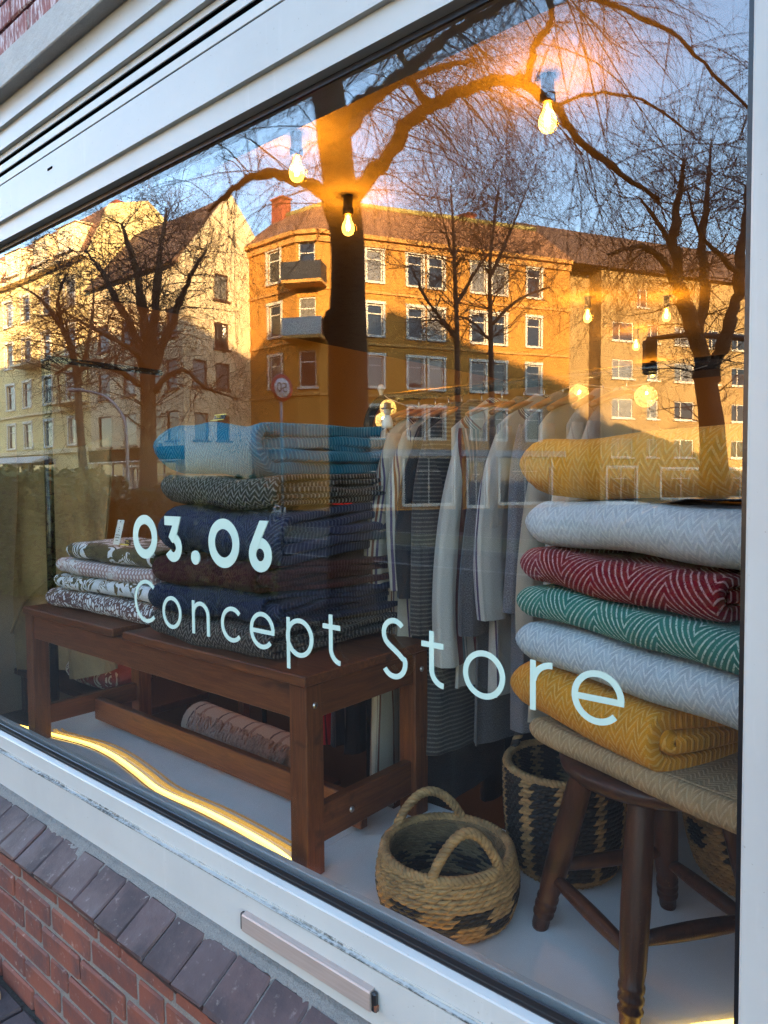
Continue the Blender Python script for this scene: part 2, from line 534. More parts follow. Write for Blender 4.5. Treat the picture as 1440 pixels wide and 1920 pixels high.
# coping: bricks on the flat, sloping down to the street
for k in range(5):
    L = 0.128
    b = MB(); b.box((0, 0, 0), (0.1175, L, 0.052), ch=0.005)
    V = b.v[0]; V += np.array([[rnd.uniform(-.0015, .0015), rnd.uniform(-.003, .003), rnd.uniform(-.0016, .0016)] for _ in V])
    cm_.append(b.mesh("coping_brick", M['clinker']))
sl = math.atan2(0.062, 0.098)
x = -4.05
while x < 0.85:
    link("coping_brick", rnd.choice(cm_), plinth, loc=(x - PX, -0.113 - PY + 0.011 + rnd.uniform(-.003, .003), 0.5125 - 0.021 + rnd.uniform(-.003, .003)),
         rot=(sl + rnd.uniform(-.012, .012), rnd.uniform(-.010, .010), rnd.uniform(-.006, .006)))
    x += 0.1215 + rnd.uniform(-.0010, .0022)
b = MB(); b.prism([(-0.0600, 0.5405), (-0.1580, 0.4785), (-0.1580, 0.462), (-0.06, 0.47)], -4.1, 0.9); to_local(b, PX, PY); b.build("mortar_bed", M['mortar'], plinth)
# mortar fillet between coping and frame, with a ragged lower edge
b = MB(); vs = []; fs = []; N = 520
for i in range(N + 1):
    x = -4.1 + 5.0 * i / N
    r1 = rnd.uniform(-.004, .004); r2 = rnd.uniform(-.010, .006) + 0.008 * math.sin(x * 9.0) * math.sin(x * 3.7)
    pr = [(-0.030, 0.5560), (-0.046 + r1 * .6, 0.5545 + r1 * .6), (-0.064 + r2, 0.5445 + r2 * .55), (-0.074 + r2, 0.532 + r2 * .5), (-0.060, 0.50)]
    for y, z in pr: vs.append((x - PX, y - PY, z))
for i in range(N):
    for k in range(4):
        a = i * 5 + k; fs.append((a, a + 1, a + 6, a + 5))
b.add(vs, fs, 0, False); b.build("mortar_fillet", M['mortar'], plinth)

# ------------------------------------------------------------------ the shop window
X0, X1 = -4.30, -0.245
win = thing("shop_window", "big white framed shop window with mint lettering on its glass", "window", (0, 0, 0.55))
def wl_(b):
    to_local(b, 0, 0, 0.55); return b
b = MB(); b.prism([(-0.035, 0.6740), (-0.035, 0.592), (-0.0325, 0.590), (-0.0325, 0.553), (0.030, 0.553), (0.030, 0.6735)], X0 - 0.1, 0.0)
wl_(b).build("lower_sill_rail", M['white'], win)
b = MB(); b.box(((X0 + 0) / 2, -0.0285, 0.6745), (-X0, 0.013, 0.003)); b.box(((X0 + 0) / 2, -0.0225, 0.678), (-X0, 0.003, 0.006)); wl_(b).build("dirty_ledge", M['ledge'], win)
b = MB(); b.prism([(-0.005, 0.7320), (-0.019, 0.7275), (-0.0215, 0.7245), (-0.0225, 0.6745), (0.027, 0.6745), (0.027, 0.732)], X0 - 0.1, 0.0)
wl_(b).build("upper_sill_rail", M['white'], win)
b = MB(); b.prism([(0.0285, 0.6745), (0.0285, 0.747), (0.031, 0.749), (0.046, 0.749), (0.048, 0.747), (0.048, 0.60), (0.0305, 0.60)], X0 - 0.1, 0.0)
wl_(b).build("inner_bead", M['white'], win)
# gasket all round the pane
b = MB()
b.prism([(-0.0045, 0.7325), (-0.0065, 0.736), (-0.0055, 0.741), (-0.0060, 0.745), (-0.0040, 0.7545), (-0.0005, 0.7560), (-0.0005, 0.7325)], X0, X1)
b.box(((X0 + X1) / 2, -0.0035, 2.4655), (X1 - X0, 0.006, 0.012))
b.box((X1 - 0.004, -0.004, 1.6), (0.008, 0.007, 1.72)); b.box((X0 + 0.004, -0.004, 1.6), (0.008, 0.007, 1.72))
wl_(b).build("gasket", M['gasket'], win)
b = MB(); b.box(((X0 + X1) / 2, 0.0065, 1.602), (X1 - X0 - 0.002, 0.011, 1.732)); wl_(b).build("glass_pane", M['glass'], win)
# head: stepped box section with vent slots
b = MB(); b.prism([(0.10, 2.4720), (-0.0045, 2.4720), (-0.025, 2.4755), (-0.025, 2.532), (-0.0375, 2.5325), (-0.0375, 2.646), (0.10, 2.646)], X0 - 0.1, 0.0)
wl_(b).build("head_rail", M['white'], win)
b = MB(); b.box((X0 / 2, 0.045, 2.696), (-X0 + 0.1, 0.12, 0.0985)); wl_(b).build("vent_cavity", M['cavity'], win)
for z0, z1 in ((2.6505, 2.6755), (2.689, 2.713), (2.727, 2.7455)):
    b = MB(); b.box((X0 / 2, -0.0355, (z0 + z1) / 2), (-X0 + 0.1, 0.004, z1 - z0), ch=0.001); wl_(b).build("vent_slat", M['slat'], win)
b = MB(); b.prism([(0.10, 2.7465), (-0.051, 2.7465), (-0.051, 2.805), (-0.064, 2.806), (-0.064, 2.8735), (0.10, 2.8735)], X0 - 0.1, 0.0)
wl_(b).build("cover_board", M['white'], win)
# mullions
b = MB(); b.box((-0.172, 0.0385, 1.602), (0.143, 0.127, 1.738), ch=0.003); wl_(b).build("mullion", M['white'], win)
b = MB(); b.box((X0 - 0.07, 0.0385, 1.602), (0.14, 0.127, 1.738), ch=0.003); wl_(b).build("mullion", M['white'], win)
# drain cover strip on the sill
b = MB()
b.prism([(-0.0355, 0.638), (-0.049, 0.6365), (-0.0515, 0.6335), (-0.0515, 0.597), (-0.049, 0.594), (-0.0355, 0.593)], -1.305, -0.906)
dc = wl_(b).build("drain_cover", M['steel'], win)
b = MB(); b.box((-0.8995, -0.0425, 0.6155), (0.012, 0.012, 0.040), ch=0.003); wl_(b).build("end_cap", M['gasket'], dc)
b = MB(); b.box((-1.3105, -0.0425, 0.6155), (0.010, 0.012, 0.042), ch=0.003); wl_(b).build("end_cap", M['gasket'], dc)
b = MB(); b.box((-0.8935, -0.0445, 0.606), (0.006, 0.008, 0.012)); wl_(b).build("rusty_screw", M['rust'], dc)
b = MB(); b.box((-2.188, -0.0378, 2.603), (0.030, 0.003, 0.006)); wl_(b).build("drain_slot", M['cavity'], win)

# ------------------------------------------------------------------ lettering on the pane
letr = thing("lettering", None, None, (0, 0, 0)); letr.parent = win; letr['label'] = "mint green words 03.06 Concept Store stuck on the glass"
def arc(cx, cz, r, a0, a1, n=48, rz=None):
    rz = r if rz is None else rz
    return [(cx + r * math.cos(math.radians(a0 + (a1 - a0) * i / n)), cz + rz * math.sin(math.radians(a0 + (a1 - a0) * i / n))) for i in range(n + 1)]
def stroke(pts, w, closed=False):
    P = np.array(pts, float)
    if closed:
        T = np.roll(P, -1, 0) - np.roll(P, 1, 0)
    else:
        T = np.gradient(P, axis=0)
    T /= np.linalg.norm(T, axis=1)[:, None]
    Nn = np.stack([-T[:, 1], T[:, 0]], 1) * w / 2
    return P + Nn, P - Nn
def letter(strokes, plates=()):
    b = MB()
    for q_, (pts, w, closed) in enumerate(strokes):
        yf, yb = -0.0008 - 0.0003 * q_, 0.0005 + 0.0002 * q_
        A, B = stroke(pts, w, closed); m = len(A)
        vs = [(p[0], yf, p[1]) for p in A] + [(p[0], yf, p[1]) for p in B] + [(p[0], yb, p[1]) for p in A] + [(p[0], yb, p[1]) for p in B]
        fs = []
        for i in range(m if closed else m - 1):
            j = (i + 1) % m
            fs += [(i, j, m + j, m + i), (2 * m + i, 3 * m + i, 3 * m + j, 2 * m + j), (i, 2 * m + i, 2 * m + j, j), (m + i, m + j, 3 * m + j, 3 * m + i)]
        if not closed:
            fs += [(0, m, 3 * m, 2 * m), (m - 1, 3 * m - 1, 4 * m - 1, 2 * m - 1)]
        b.add(vs, fs)
    for poly in plates:
        b.plate(poly, -0.0015, 0.0011)
    to_local(b, 0, 0, 0.55)
    return b.build("letter", M['vinyl'], letr)
DB, W = 1.4385, 0.0255        # date line: baseline, stroke
def disc(cx, cz, r, n=28): return [(cx + r * math.cos(2 * PI * i / n), cz + r * math.sin(2 * PI * i / n)) for i in range(n)]
letter([(arc(-1.768, DB + 0.0605, 0.0605 - W / 2, 0, 360, 63)[:-1], W, True)])
letter([(arc(-1.632, DB + 0.0385, 0.0385 - W / 2, -150, 92), W, False)],
       [[(-1.669, DB + 0.1205), (-1.669, DB + 0.0965), (-1.6325, DB + 0.0965), (-1.6505, DB + 0.0655), (-1.634, DB + 0.0500), (-1.618, DB + 0.0665), (-1.596, DB + 0.1205)]])
letter([], [disc(-1.533, DB + 0.0180, 0.0182)])
letter([(arc(-1.4165, DB + 0.0605, 0.0605 - W / 2, 0, 360, 63)[:-1], W, True)])
letter([(arc(-1.2795, DB + 0.0405, 0.0405 - W / 2, 0, 360, 47)[:-1], W, True)],
       [[(-1.3165, DB + 0.0575), (-1.2790, DB + 0.1205), (-1.2490, DB + 0.1205), (-1.2915, DB + 0.0500)]])
CB, w2 = 1.2595, 0.0105
xh = 0.0855; ro = xh / 2 - w2 / 2 + 0.001; zo = CB + xh / 2
def lo(cx): letter([(arc(cx, zo, ro, 0, 360, 63)[:-1], w2, True)])
def lc(cx): letter([(arc(cx, zo, ro, 44, 316), w2, False)])
def le(cx): letter([(arc(cx, zo, ro, 0, 318), w2, False), ([(cx - ro, zo - .002), (cx + ro + w2 * .45, zo - .002)], w2 * .95, False)])
def lt(x): letter([([(x, CB + 0.1065)] + [(x, CB + 0.034)] + arc(x + 0.0285, CB + 0.034, 0.0285, 180, 268, 14), w2, False), ([(x - 0.0235, CB + xh - w2 / 2), (x + 0.0275, CB + xh - w2 / 2)], w2, False)])
letter([(arc(-1.7672, CB + 0.0600, 0.0600 - w2 / 2, 47, 313), w2, False)])
lo(-1.6445)
letter([([(-1.5475, CB), (-1.5475, CB + xh)], w2, False), (arc(-1.5160, CB + 0.0485, 0.0315, 178, 0, 30) + [(-1.4845, CB + 0.02), (-1.4845, CB)], w2, False)])
lc(-1.3880); le(-1.2770)
letter([([(-1.1865, CB - 0.031), (-1.1865, CB + xh)], w2, False), (arc(-1.1500, zo, ro, 0, 360, 63)[:-1], w2, True)])
lt(-1.0530)
s_pts = arc(-0.8790, CB + 0.0890, 0.0260, 38, 205, 24)[:-1]
s_pts += [(-0.9005, CB + 0.0735), (-0.8930, CB + 0.0665), (-0.8800, CB + 0.0585), (-0.8665, CB + 0.0500), (-0.8575, CB + 0.0425)]
s_pts += arc(-0.8790, CB + 0.0320, 0.0280, 18, -148, 24)
letter([(s_pts, w2, False)])
lt(-0.7875); lo(-0.6725)
letter([([(-0.5750, CB), (-0.5750, CB + xh)], w2, False), (arc(-0.5405, CB + 0.047, 0.0335, 172, 88, 20), w2, False)])
le(-0.4610)

# ------------------------------------------------------------------ the building the shop is in
M['stucco'] = simple("pale_stucco", (0.55, 0.52, 0.47), (0.48, 0.45, 0.41), 2.0, 0.85, 0.3, 40)
M['rooftile'] = simple("dark_roof_tiles", (0.10, 0.045, 0.03), (0.07, 0.035, 0.026), 5.0, 0.8, 0.5, 40, 0.02)
bld = thing("brick_building", "red brick building with white plaster lintel over the shop window", "building", (0, 6, 0))
def bl_(b):
    to_local(b, 0, 6, 0); return b
b = MB(); b.box((-1.0, 0.02, 2.9235), (14.0, 0.25, 0.0985), ch=0.003); bl_(b).build("plaster_lintel", M['plaster'], bld)
for xc, xw in ((3.95, 8.1), (-7.25, 5.5)):
    b = MB(); b.box((xc, 0.05, 1.436), (xw, 0.30, 2.87)); bl_(b).build("pier", M['plaster'], bld)
b = MB(); b.box((0, 5.97, 9.5), (22, 12.0, 13.0)); bl_(b).build("upper_wall", M['mortar'], bld)
b = MB(); b.box((9.5, 6.6, 1.48), (3.0, 10.6, 2.96)); b.box((-9.5, 6.6, 1.48), (3.0, 10.6, 2.96)); b.box((0, 11.4, 1.48), (16, 1.0, 2.96)); bl_(b).build("ground_floor_wall", M['stucco'], bld)
b = MB(); b.prism([(-0.4, 15.95), (12.4, 15.95), (6.0, 20.2)], -11.3, 11.3); bl_(b).build("roof", M['rooftile'], bld)
ub = []
for k in range(4):
    b = MB(); b.box((0, 0, 0), (0.228, 0.06, 0.068), ch=0.004); V = b.v[0]
    V += np.array([[rnd.uniform(-.002, .002) for _ in range(3)] for _ in V]); ub.append(b.mesh("brick", M['brick_up']))
for j in range(9):
    x = -4.7 + (0.12 if j % 2 else 0)
    while x < 1.4:
        link("brick", rnd.choice(ub), bld, loc=(x, -0.032 - 6 - 0.030, 3.018 + j * 0.080), rot=(rnd.uniform(-.008, .008), rnd.uniform(-.008, .008), 0)); x += 0.239

# ------------------------------------------------------------------ the room behind the glass
FZ = 0.65
M['wall_in'] = simple("warm_white_wall", (0.38, 0.30, 0.18), (0.34, 0.27, 0.165), 1.2, 0.9, 0.1, 30)
M['ceil'] = simple("ceiling_paint", (0.30, 0.27, 0.22), (0.28, 0.25, 0.205), 1.5, 0.75, 0.08, 30)
M['dark_floor'] = simple("brown_floorboards", (0.022, 0.015, 0.010), (0.016, 0.011, 0.008), 3, 0.5, stretch=(1, 12, 1))
def mat_platform():
    t = NT("white_display_floor")
    co = t.coord('Object')
    n = t.noise(co, 2.5, 6.0, 0.7)
    sc = t.smooth(t.noise(t.mapping(co, (2, 22, 1), (0, 0, 0.6)), 3.0, 6.0, 0.75), 0.62, 0.75)
    col = t.mix(t.smooth(n, 0.3, 0.7), (0.76, 0.74, 0.71), (0.69, 0.67, 0.64))
    col = t.mix(t.math('MULTIPLY', sc, 0.35), col, (0.40, 0.38, 0.36))
    return t.fin(col, t.ramp(n, [(0.3, 0.10), (0.7, 0.20)]), None)
M['platform'] = mat_platform()
def room_piece(name, c, d, m, **kw):
    b = MB(); b.box(c, d); return b.build(name, m, kind='structure', **kw)
room_piece("platform", (-2.155, 0.308, 0.62), (1.61, 0.516, 0.06), M['platform'])
room_piece("platform", (-1.160, 0.358, 0.62), (0.378, 0.616, 0.06), M['platform'])
room_piece("platform_front", (-1.160, 0.656, 0.37), (0.378, 0.018, 0.44), M['dark_floor'])
room_piece("platform", (-0.2, 0.605, 0.62), (1.53, 1.11, 0.06), M['platform'])
room_piece("floor", (-0.9, 4.6, 0.05), (8.2, 8.9, 0.1), M['dark_floor'])
room_piece("platform_front", (-2.155, 0.556, 0.37), (1.61, 0.018, 0.44), M['dark_floor'])
room_piece("platform_front", (-0.2, 1.145, 0.37), (1.53, 0.018, 0.44), M['dark_floor'])
room_piece("left_wall", (-5.05, 4.6, 1.55), (0.1, 8.9, 3.1), M['wall_in'])
room_piece("right_wall", (3.05, 4.6, 1.55), (0.1, 8.9, 3.1), M['wall_in'])
room_piece("back_wall", (-1.0, 9.1, 1.55), (8.2, 0.1, 3.1), M['wall_in'])
room_piece("header", (-1.0, 0.155, 2.86), (8.0, 0.10, 0.34), M['cavity'])
ceil = room_piece("ceiling", (-1.0, 4.6, 3.13), (8.2, 8.9, 0.1), M['cavity'])
for i in range(5):
    for j in range(7):
        b = MB(); b.box((-4.98 + 1.61 * i + 0.8, 0.22 + 1.26 * j + 0.62, 3.055), (1.600, 1.250, 0.05), ch=0.003); b.build("panel", M['ceil'], ceil)
for x in (-3.37, -0.15):
    b = MB(); b.box((x, 4.6, 3.022), (0.045, 8.6, 0.016), ch=0.003); b.build("ceiling_batten", M['ceil'], ceil)
b = MB(); b.box((-1.0, 2.74, 3.0215), (7.9, 0.045, 0.015), ch=0.003); b.build("ceiling_batten", M['ceil'], ceil)

# ------------------------------------------------------------------ ceiling lamps
M['black'] = simple("black_bakelite", (0.010, 0.009, 0.009), rough=0.35)
def mat_bulb():
    m = bpy.data.materials.new("amber_bulb_glass"); m.use_nodes = True
    t = m.node_tree; t.nodes.remove(t.nodes["Principled BSDF"])
    lw = t.nodes.new("ShaderNodeLayerWeight"); lw.inputs[0].default_value = 0.35
    tr = t.nodes.new("ShaderNodeBsdfTransparent"); tr.inputs[0].default_value = (1.0, 0.86, 0.55, 1)
    em = t.nodes.new("ShaderNodeEmission"); em.inputs[0].default_value = (1.0, 0.50, 0.08, 1); em.inputs[1].default_value = 0.75
    mx = t.nodes.new("ShaderNodeMixShader")
    r = t.nodes.new("ShaderNodeMapRange"); r.inputs[1].default_value = 0.0; r.inputs[2].default_value = 1.0; r.inputs[3].default_value = 0.30; r.inputs[4].default_value = 0.75
    t.links.new(lw.outputs['Facing'], r.inputs[0]); t.links.new(r.outputs[0], mx.inputs[0])
    t.links.new(tr.outputs[0], mx.inputs[1]); t.links.new(em.outputs[0], mx.inputs[2])
    t.links.new(mx.outputs[0], t.nodes["Material Output"].inputs['Surface'])
    return m
M['bulb'] = mat_bulb()
def emat(name, col, s):
    m = bpy.data.materials.new(name); m.use_nodes = True
    t = m.node_tree; t.nodes.remove(t.nodes["Principled BSDF"])
    e = t.nodes.new("ShaderNodeEmission"); e.inputs[0].default_value = (*col, 1); e.inputs[1].default_value = s
    t.links.new(e.outputs[0], t.nodes["Material Output"].inputs['Surface'])
    return m
M['filament'] = emat("glowing_filament", (1.0, 0.62, 0.16), 14.0)
BULB_W = 2.6
def make_lamp():
    t = thing("ceiling_lamp", "x", "lamp", (0, 0, 0), 0, "bare bulbs on black ceiling sockets")
    b = MB(); b.lathe([(0.0, 0), (0.062, 0), (0.064, -0.006), (0.060, -0.018), (0.030, -0.026), (0.022, -0.032)], 28); b.build("ceiling_rose", M['black'], t)
    b = MB(); b.lathe([(0.020, -0.030), (0.022, -0.036), (0.023, -0.085), (0.026, -0.090), (0.026, -0.118), (0.020, -0.122), (0.0, -0.122)], 24); b.build("socket", M['black'], t)
    prof = [(0.0125, -0.120), (0.0135, -0.132), (0.018, -0.146), (0.0255, -0.160), (0.0295, -0.174), (0.0300, -0.184), (0.0275, -0.198), (0.0205, -0.209), (0.010, -0.215), (0.0, -0.2165)]
    b = MB(); b.lathe(prof, 28); bo = b.build("bulb", M['bulb'], t)
    b = MB()
    for k in range(4):
        a = k * PI / 2 + 0.4
        b.tube([(0.005 * math.cos(a), 0.005 * math.sin(a), -0.148), (0.0085 * math.cos(a), 0.0085 * math.sin(a), -0.168), (0.006 * math.cos(a), 0.006 * math.sin(a), -0.192)], 0.0020, 6)
    b.tube([(0, 0, -0.124), (0, 0, -0.150)], 0.004, 8)
    b.build("filament", M['filament'], bo)
    return t
LAMPS = [(-1.147, 1.156, "biggest looking warm bulb, nearest the glass, on a black ceiling socket"),
         (-2.336, 1.449, "warm bare bulb hanging in front of the reflected tree trunk"),
         (-2.072, 0.873, "warm bare bulb left of the reflected trunk, its black socket lost in reflected sky"),
         (-2.282, 4.004, "small warm bulb on black socket over the middle of the clothes rail"),
         (-1.828, 4.367, "small warm bulb to the right of the bulb over the clothes rail"),
         (-2.439, 5.389, "far small bulb just above the row of white globes"),
         (-2.937, 7.225, "farthest and smallest bulb deep in the shop")]
lamp0 = make_lamp()
pl = bpy.data.lights.new("bulb_light", 'POINT'); pl.energy = BULB_W; pl.color = (1.0, 0.36, 0.02); pl.shadow_soft_size = 0.03
for i, (x, y, lab) in enumerate(LAMPS):
    o = lamp0 if i == 0 else copy_tree(lamp0)
    o.location = (x, y, 3.03); o['label'] = lab; o['group'] = "bare bulbs on black ceiling sockets"
    lo_ = bpy.data.objects.new("bulb_light", pl); COL.objects.link(lo_); lo_.location = (x, y, 3.03 - 0.178)

# ------------------------------------------------------------------ wood
def mat_wood(name, a, b, dark, rough=0.45, axis=(1, 14, 14), wear=None):
    t = NT(name)
    co = t.coord('Object')
    oi = t.n("ShaderNodeObjectInfo")
    v = t.n("ShaderNodeVectorMath", operation='ADD'); t.l(co, v.inputs[0])
    cx = t.n("ShaderNodeCombineXYZ"); t.l(t.math('MULTIPLY', oi.outputs['Random'], 20.0), cx.inputs[0]); t.l(t.math('MULTIPLY', oi.outputs['Random'], 7.0), cx.inputs[1]); t.l(cx.outputs[0], v.inputs[1])
    mp = t.mapping(v.outputs[0], axis)
    g = t.noise(mp, 6.0, 6.0, 0.65, 0.8)
    kn = t.noise(t.mapping(v.outputs[0], (2.2, 5, 5)), 2.0, 3.0)
    col = t.mix(t.smooth(g, 0.30, 0.66), a, b)
    col = t.mix(t.smooth(kn, 0.62, 0.74), col, dark)
    if wear is not None:
        w = t.math('MULTIPLY', t.smooth(t.noise(co, 60.0, 6.0, 0.8), 0.60, 0.70), t.smooth(t.noise(co, 4.0, 3.0), 0.45, 0.6))
        col = t.mix(w, col, wear)
    return t.fin(col, rough, t.bump(g, 0.12, 0.003), spec=0.3)
M['wood'] = mat_wood("brown_stained_pine", (0.165, 0.055, 0.018), (0.095, 0.029, 0.011), (0.045, 0.016, 0.008))
M['wood_v'] = mat_wood("brown_stained_pine_leg", (0.165, 0.055, 0.018), (0.095, 0.029, 0.011), (0.045, 0.016, 0.008), axis=(14, 14, 1))
M['wood_y'] = mat_wood("brown_stained_pine_rail", (0.150, 0.050, 0.016), (0.090, 0.028, 0.011), (0.045, 0.016, 0.008), axis=(14, 1, 14))
M['stoolwood'] = mat_wood("dark_old_stool_wood", (0.060, 0.022, 0.012), (0.036, 0.014, 0.009), (0.02, 0.009, 0.006), rough=0.40, axis=(9, 9, 1), wear=(0.24, 0.12, 0.06))
M['screw'] = simple("bright_screw", (0.6, 0.58, 0.55), rough=0.3, metal=1.0)

# table: X -2.83..-1.27, Y 0.12..0.62
tab = thing("wooden_table", "long low brown wooden table carrying the dark throws and patterned cloths", "table", (-2.05, 0.38, FZ))
def tl_(b):
    to_local(b, -2.05, 0.38, FZ); return b
TX0, TX1, TY0, TY1 = -2.835, -1.262, 0.122, 0.625
for xa, xb in ((TX0 - 0.005, -2.165), (-2.105, TX1 + 0.005)):
    b = MB(); b.box(((xa + xb) / 2, (TY0 + TY1) / 2 - 0.001, FZ + 0.5065), (xb - xa, TY1 - TY0 + 0.012, 0.027), ch=0.003); tl_(b).build("tabletop_board", M['wood'], tab)
b = MB(); b.box((-2.135, 0.38, FZ + 0.492), (0.10, 0.44, 0.024), ch=0.002); tl_(b).build("under_batten", M['wood_y'], tab)
LG = 0.062
for lx in (TX0 + LG / 2, TX1 - LG / 2):
    for ly in (TY0 + LG / 2, TY1 - LG / 2):
        b = MB(); z_lo = FZ if ly < 0.4 else 0.10; b.box((lx, ly, (FZ + 0.491 + z_lo) / 2), (LG, LG, FZ + 0.491 - z_lo), ch=0.003); lo_ = tl_(b).build("leg", M['wood_v'], tab)
        if lx > -2:
            b = MB(); q = Matrix.Rotation(PI / 2, 3, 'Y')
            b.lathe([(0, 0.0035), (0.0055, 0.0032), (0.008, 0.001), (0.008, -0.003)], 16, c=(lx + LG / 2 + 0.0015 - (-2.05), ly - 0.38, 0.44), M=q); b.build("screw", M['screw'], lo_)
for (c, d, m) in (((-2.0485, TY0 + 0.018, FZ + 0.447), (TX1 - TX0 - 2 * LG - 0.001, 0.024, 0.088), 'wood'), ((-2.0485, TY1 - 0.018, FZ + 0.447), (TX1 - TX0 - 2 * LG - 0.001, 0.024, 0.088), 'wood'),
                  ((TX1 - 0.018, 0.3735, FZ + 0.447), (0.024, TY1 - TY0 - 2 * LG - 0.001, 0.088), 'wood_y'), ((TX0 + 0.018, 0.3735, FZ + 0.447), (0.024, TY1 - TY0 - 2 * LG - 0.001, 0.088), 'wood_y')):
    b = MB(); b.box(c, d, ch=0.002); tl_(b).build("apron", M[m], tab)
for (c, d, m) in (((-2.0485, 0.385, FZ + 0.066), (TX1 - TX0 - 0.091, 0.030, 0.088), 'wood'),
                  ((TX1 - 0.03, 0.3735, FZ + 0.118), (0.030, TY1 - TY0 - 2 * LG - 0.001, 0.098), 'wood_y'), ((TX0 + 0.03, 0.3735, FZ + 0.090), (0.030, TY1 - TY0 - 2 * LG - 0.001, 0.075), 'wood_y')):
    b = MB(); b.box(c, d, ch=0.003); so = tl_(b).build("stretcher", M[m], tab)
    if c[0] > -1.5:
        b = MB(); b.lathe([(0, 0.0035), (0.0055, 0.0032), (0.008, 0.001), (0.008, -0.003)], 16, c=(c[0] + 0.0165 + 2.05, -0.08, 0.118), M=Matrix.Rotation(PI / 2, 3, 'Y')); b.build("screw", M['screw'], so)

# stool: round seat, four splayed turned legs
SXc, SYc = -0.503, 0.375
st = thing("wooden_stool", "old dark round wooden stool under the tall stack of bright throws", "stool", (SXc, SYc, FZ))
b = MB(); b.lathe([(0, 0.392), (0.150, 0.392), (0.172, 0.398), (0.184, 0.408), (0.187, 0.420), (0.182, 0.430), (0.165, 0.434), (0.0, 0.430)], 48); b.build("seat", M['stoolwood'], st)
ft = [(-0.466 - SXc, 0.160 - SYc), (-0.735 - SXc, 0.330 - SYc), (-0.540 - SXc, 0.590 - SYc), (-0.271 - SXc, 0.420 - SYc)]
legs = []
for fx, fy in ft:
    tx, ty = fx * 0.56, fy * 0.56
    A = Vector((fx, fy, 0.0)); Bv = Vector((tx, ty, 0.405)); ax = (Bv - A); Ln = ax.length
    Mx = ax.to_track_quat('Z', 'Y').to_matrix()
    prof = [(0.0, 0), (0.0165, 0), (0.0185, 0.008), (0.0190, 0.030), (0.0225, 0.034), (0.0235, 0.040), (0.0195, 0.046), (0.0235, 0.052), (0.0240, 0.060), (0.0205, 0.066), (0.0240, 0.072), (0.0240, 0.080), (0.0215, 0.085), (0.0250, 0.11), (0.0275, 0.22), (0.0265, 0.34), (0.0235, Ln)]
    b = MB(); b.lathe(prof, 22, c=(fx, fy, 0), M=Mx); b.build("leg", M['stoolwood'], st)
    legs.append((A, Bv))
def on_leg(k, z):
    A, Bv = legs[k]; return A + (Bv - A) * (z / 0.405)
for k, z in ((0, 0.125), (1, 0.150), (2, 0.125), (3, 0.150)):
    p, q = on_leg(k, z), on_leg((k + 1) % 4, z)
    pts = [tuple(p + (q - p) * s) for s in np.linspace(0.04, 0.96, 9)]
    b = MB(); b.tube(pts, [0.0125 + 0.004 * math.sin(PI * i / 8) for i in range(9)], 12); b.build("stretcher", M['stoolwood'], st)

# ------------------------------------------------------------------ woven throws
def mat_weave(name, base, yarn, colw, period, slope, contrast=0.8, bump=0.5, thin=(0.50, 0.74), rot=False, var=0.12, fuzz=0.35):
    t = NT(name)
    uv = t.n("ShaderNodeUVMap").outputs[0]
    sp = t.n("ShaderNodeSeparateXYZ"); t.l(uv, sp.inputs[0])
    u, v = sp.outputs[0], sp.outputs[1]
    if rot: u, v = v, u
    wob = t.noise(uv, 9.0, 3.0)
    tri = t.math('PINGPONG', t.math('MULTIPLY_ADD', wob, 0.006, u), colw)
    s = t.math('DIVIDE', t.math('MULTIPLY_ADD', tri, slope, t.math('MULTIPLY_ADD', wob, 0.012, v)), period)
    ph = t.math('PINGPONG', s, 0.5)                       # 0..0.5
    stripe = t.smooth(t.math('MULTIPLY', ph, 2.0), thin[0], thin[1])
    br = t.noise(t.mapping(uv, (1.0, 1.0, 1.0)), 330.0, 2.0, 0.6)
    br2 = t.noise(uv, 55.0, 4.0, 0.7)
    mask = t.math('MULTIPLY', stripe, t.smooth(br, 0.30, 0.52), clamp=True)
    mask = t.math('MULTIPLY', mask, t.math('MULTIPLY_ADD', t.smooth(br2, 0.25, 0.6), 0.7, 0.3))
    b0 = t.mix(t.smooth(br2, 0.3, 0.7), base, tuple(c * (1 - var * 2) for c in base))
    col = t.mix(t.math('MULTIPLY', mask, contrast), b0, yarn)
    fz = t.noise(uv, 700.0, 2.0, 0.8)
    h = t.math('ADD', t.math('MULTIPLY', stripe, 0.8), t.math('MULTIPLY', fz, fuzz))
    h = t.math('ADD', h, t.math('MULTIPLY', br2, 0.6))
    return t.fin(col, 0.95, t.bump(h, bump, 0.006), sheen=0.05, spec=0.1)

def section(D, H, turns, nf=12, na=9):
    t = H / (2.0 * turns - 0.5)
    r = H / 2 - t / 2; a = D / 2 - H / 2
    pts = []
    zc = 0.0
    for k in range(int(math.ceil(turns))):
        for s in np.linspace(0, 1, nf, endpoint=False):
            pts.append((a - 2 * a * s, -r))
        for s in np.linspace(0, 1, na, endpoint=False):
            rr = r - t / 2 * s; th = -PI / 2 - PI * s
            pts.append((-a + rr * math.cos(th), rr * math.sin(th)))
        r -= t / 2
        if k + 0.75 > turns: break
        for s in np.linspace(0, 1, nf, endpoint=False):
            pts.append((-a + 2 * a * s, r))
        if k + 1 < turns:
            for s in np.linspace(0, 1, na, endpoint=False):
                rr = r - t / 2 * s; th = PI / 2 - PI * s
                pts.append((a + rr * math.cos(th), rr * math.sin(th)))
            r -= t / 2
    P = np.array(pts)
    return P, t

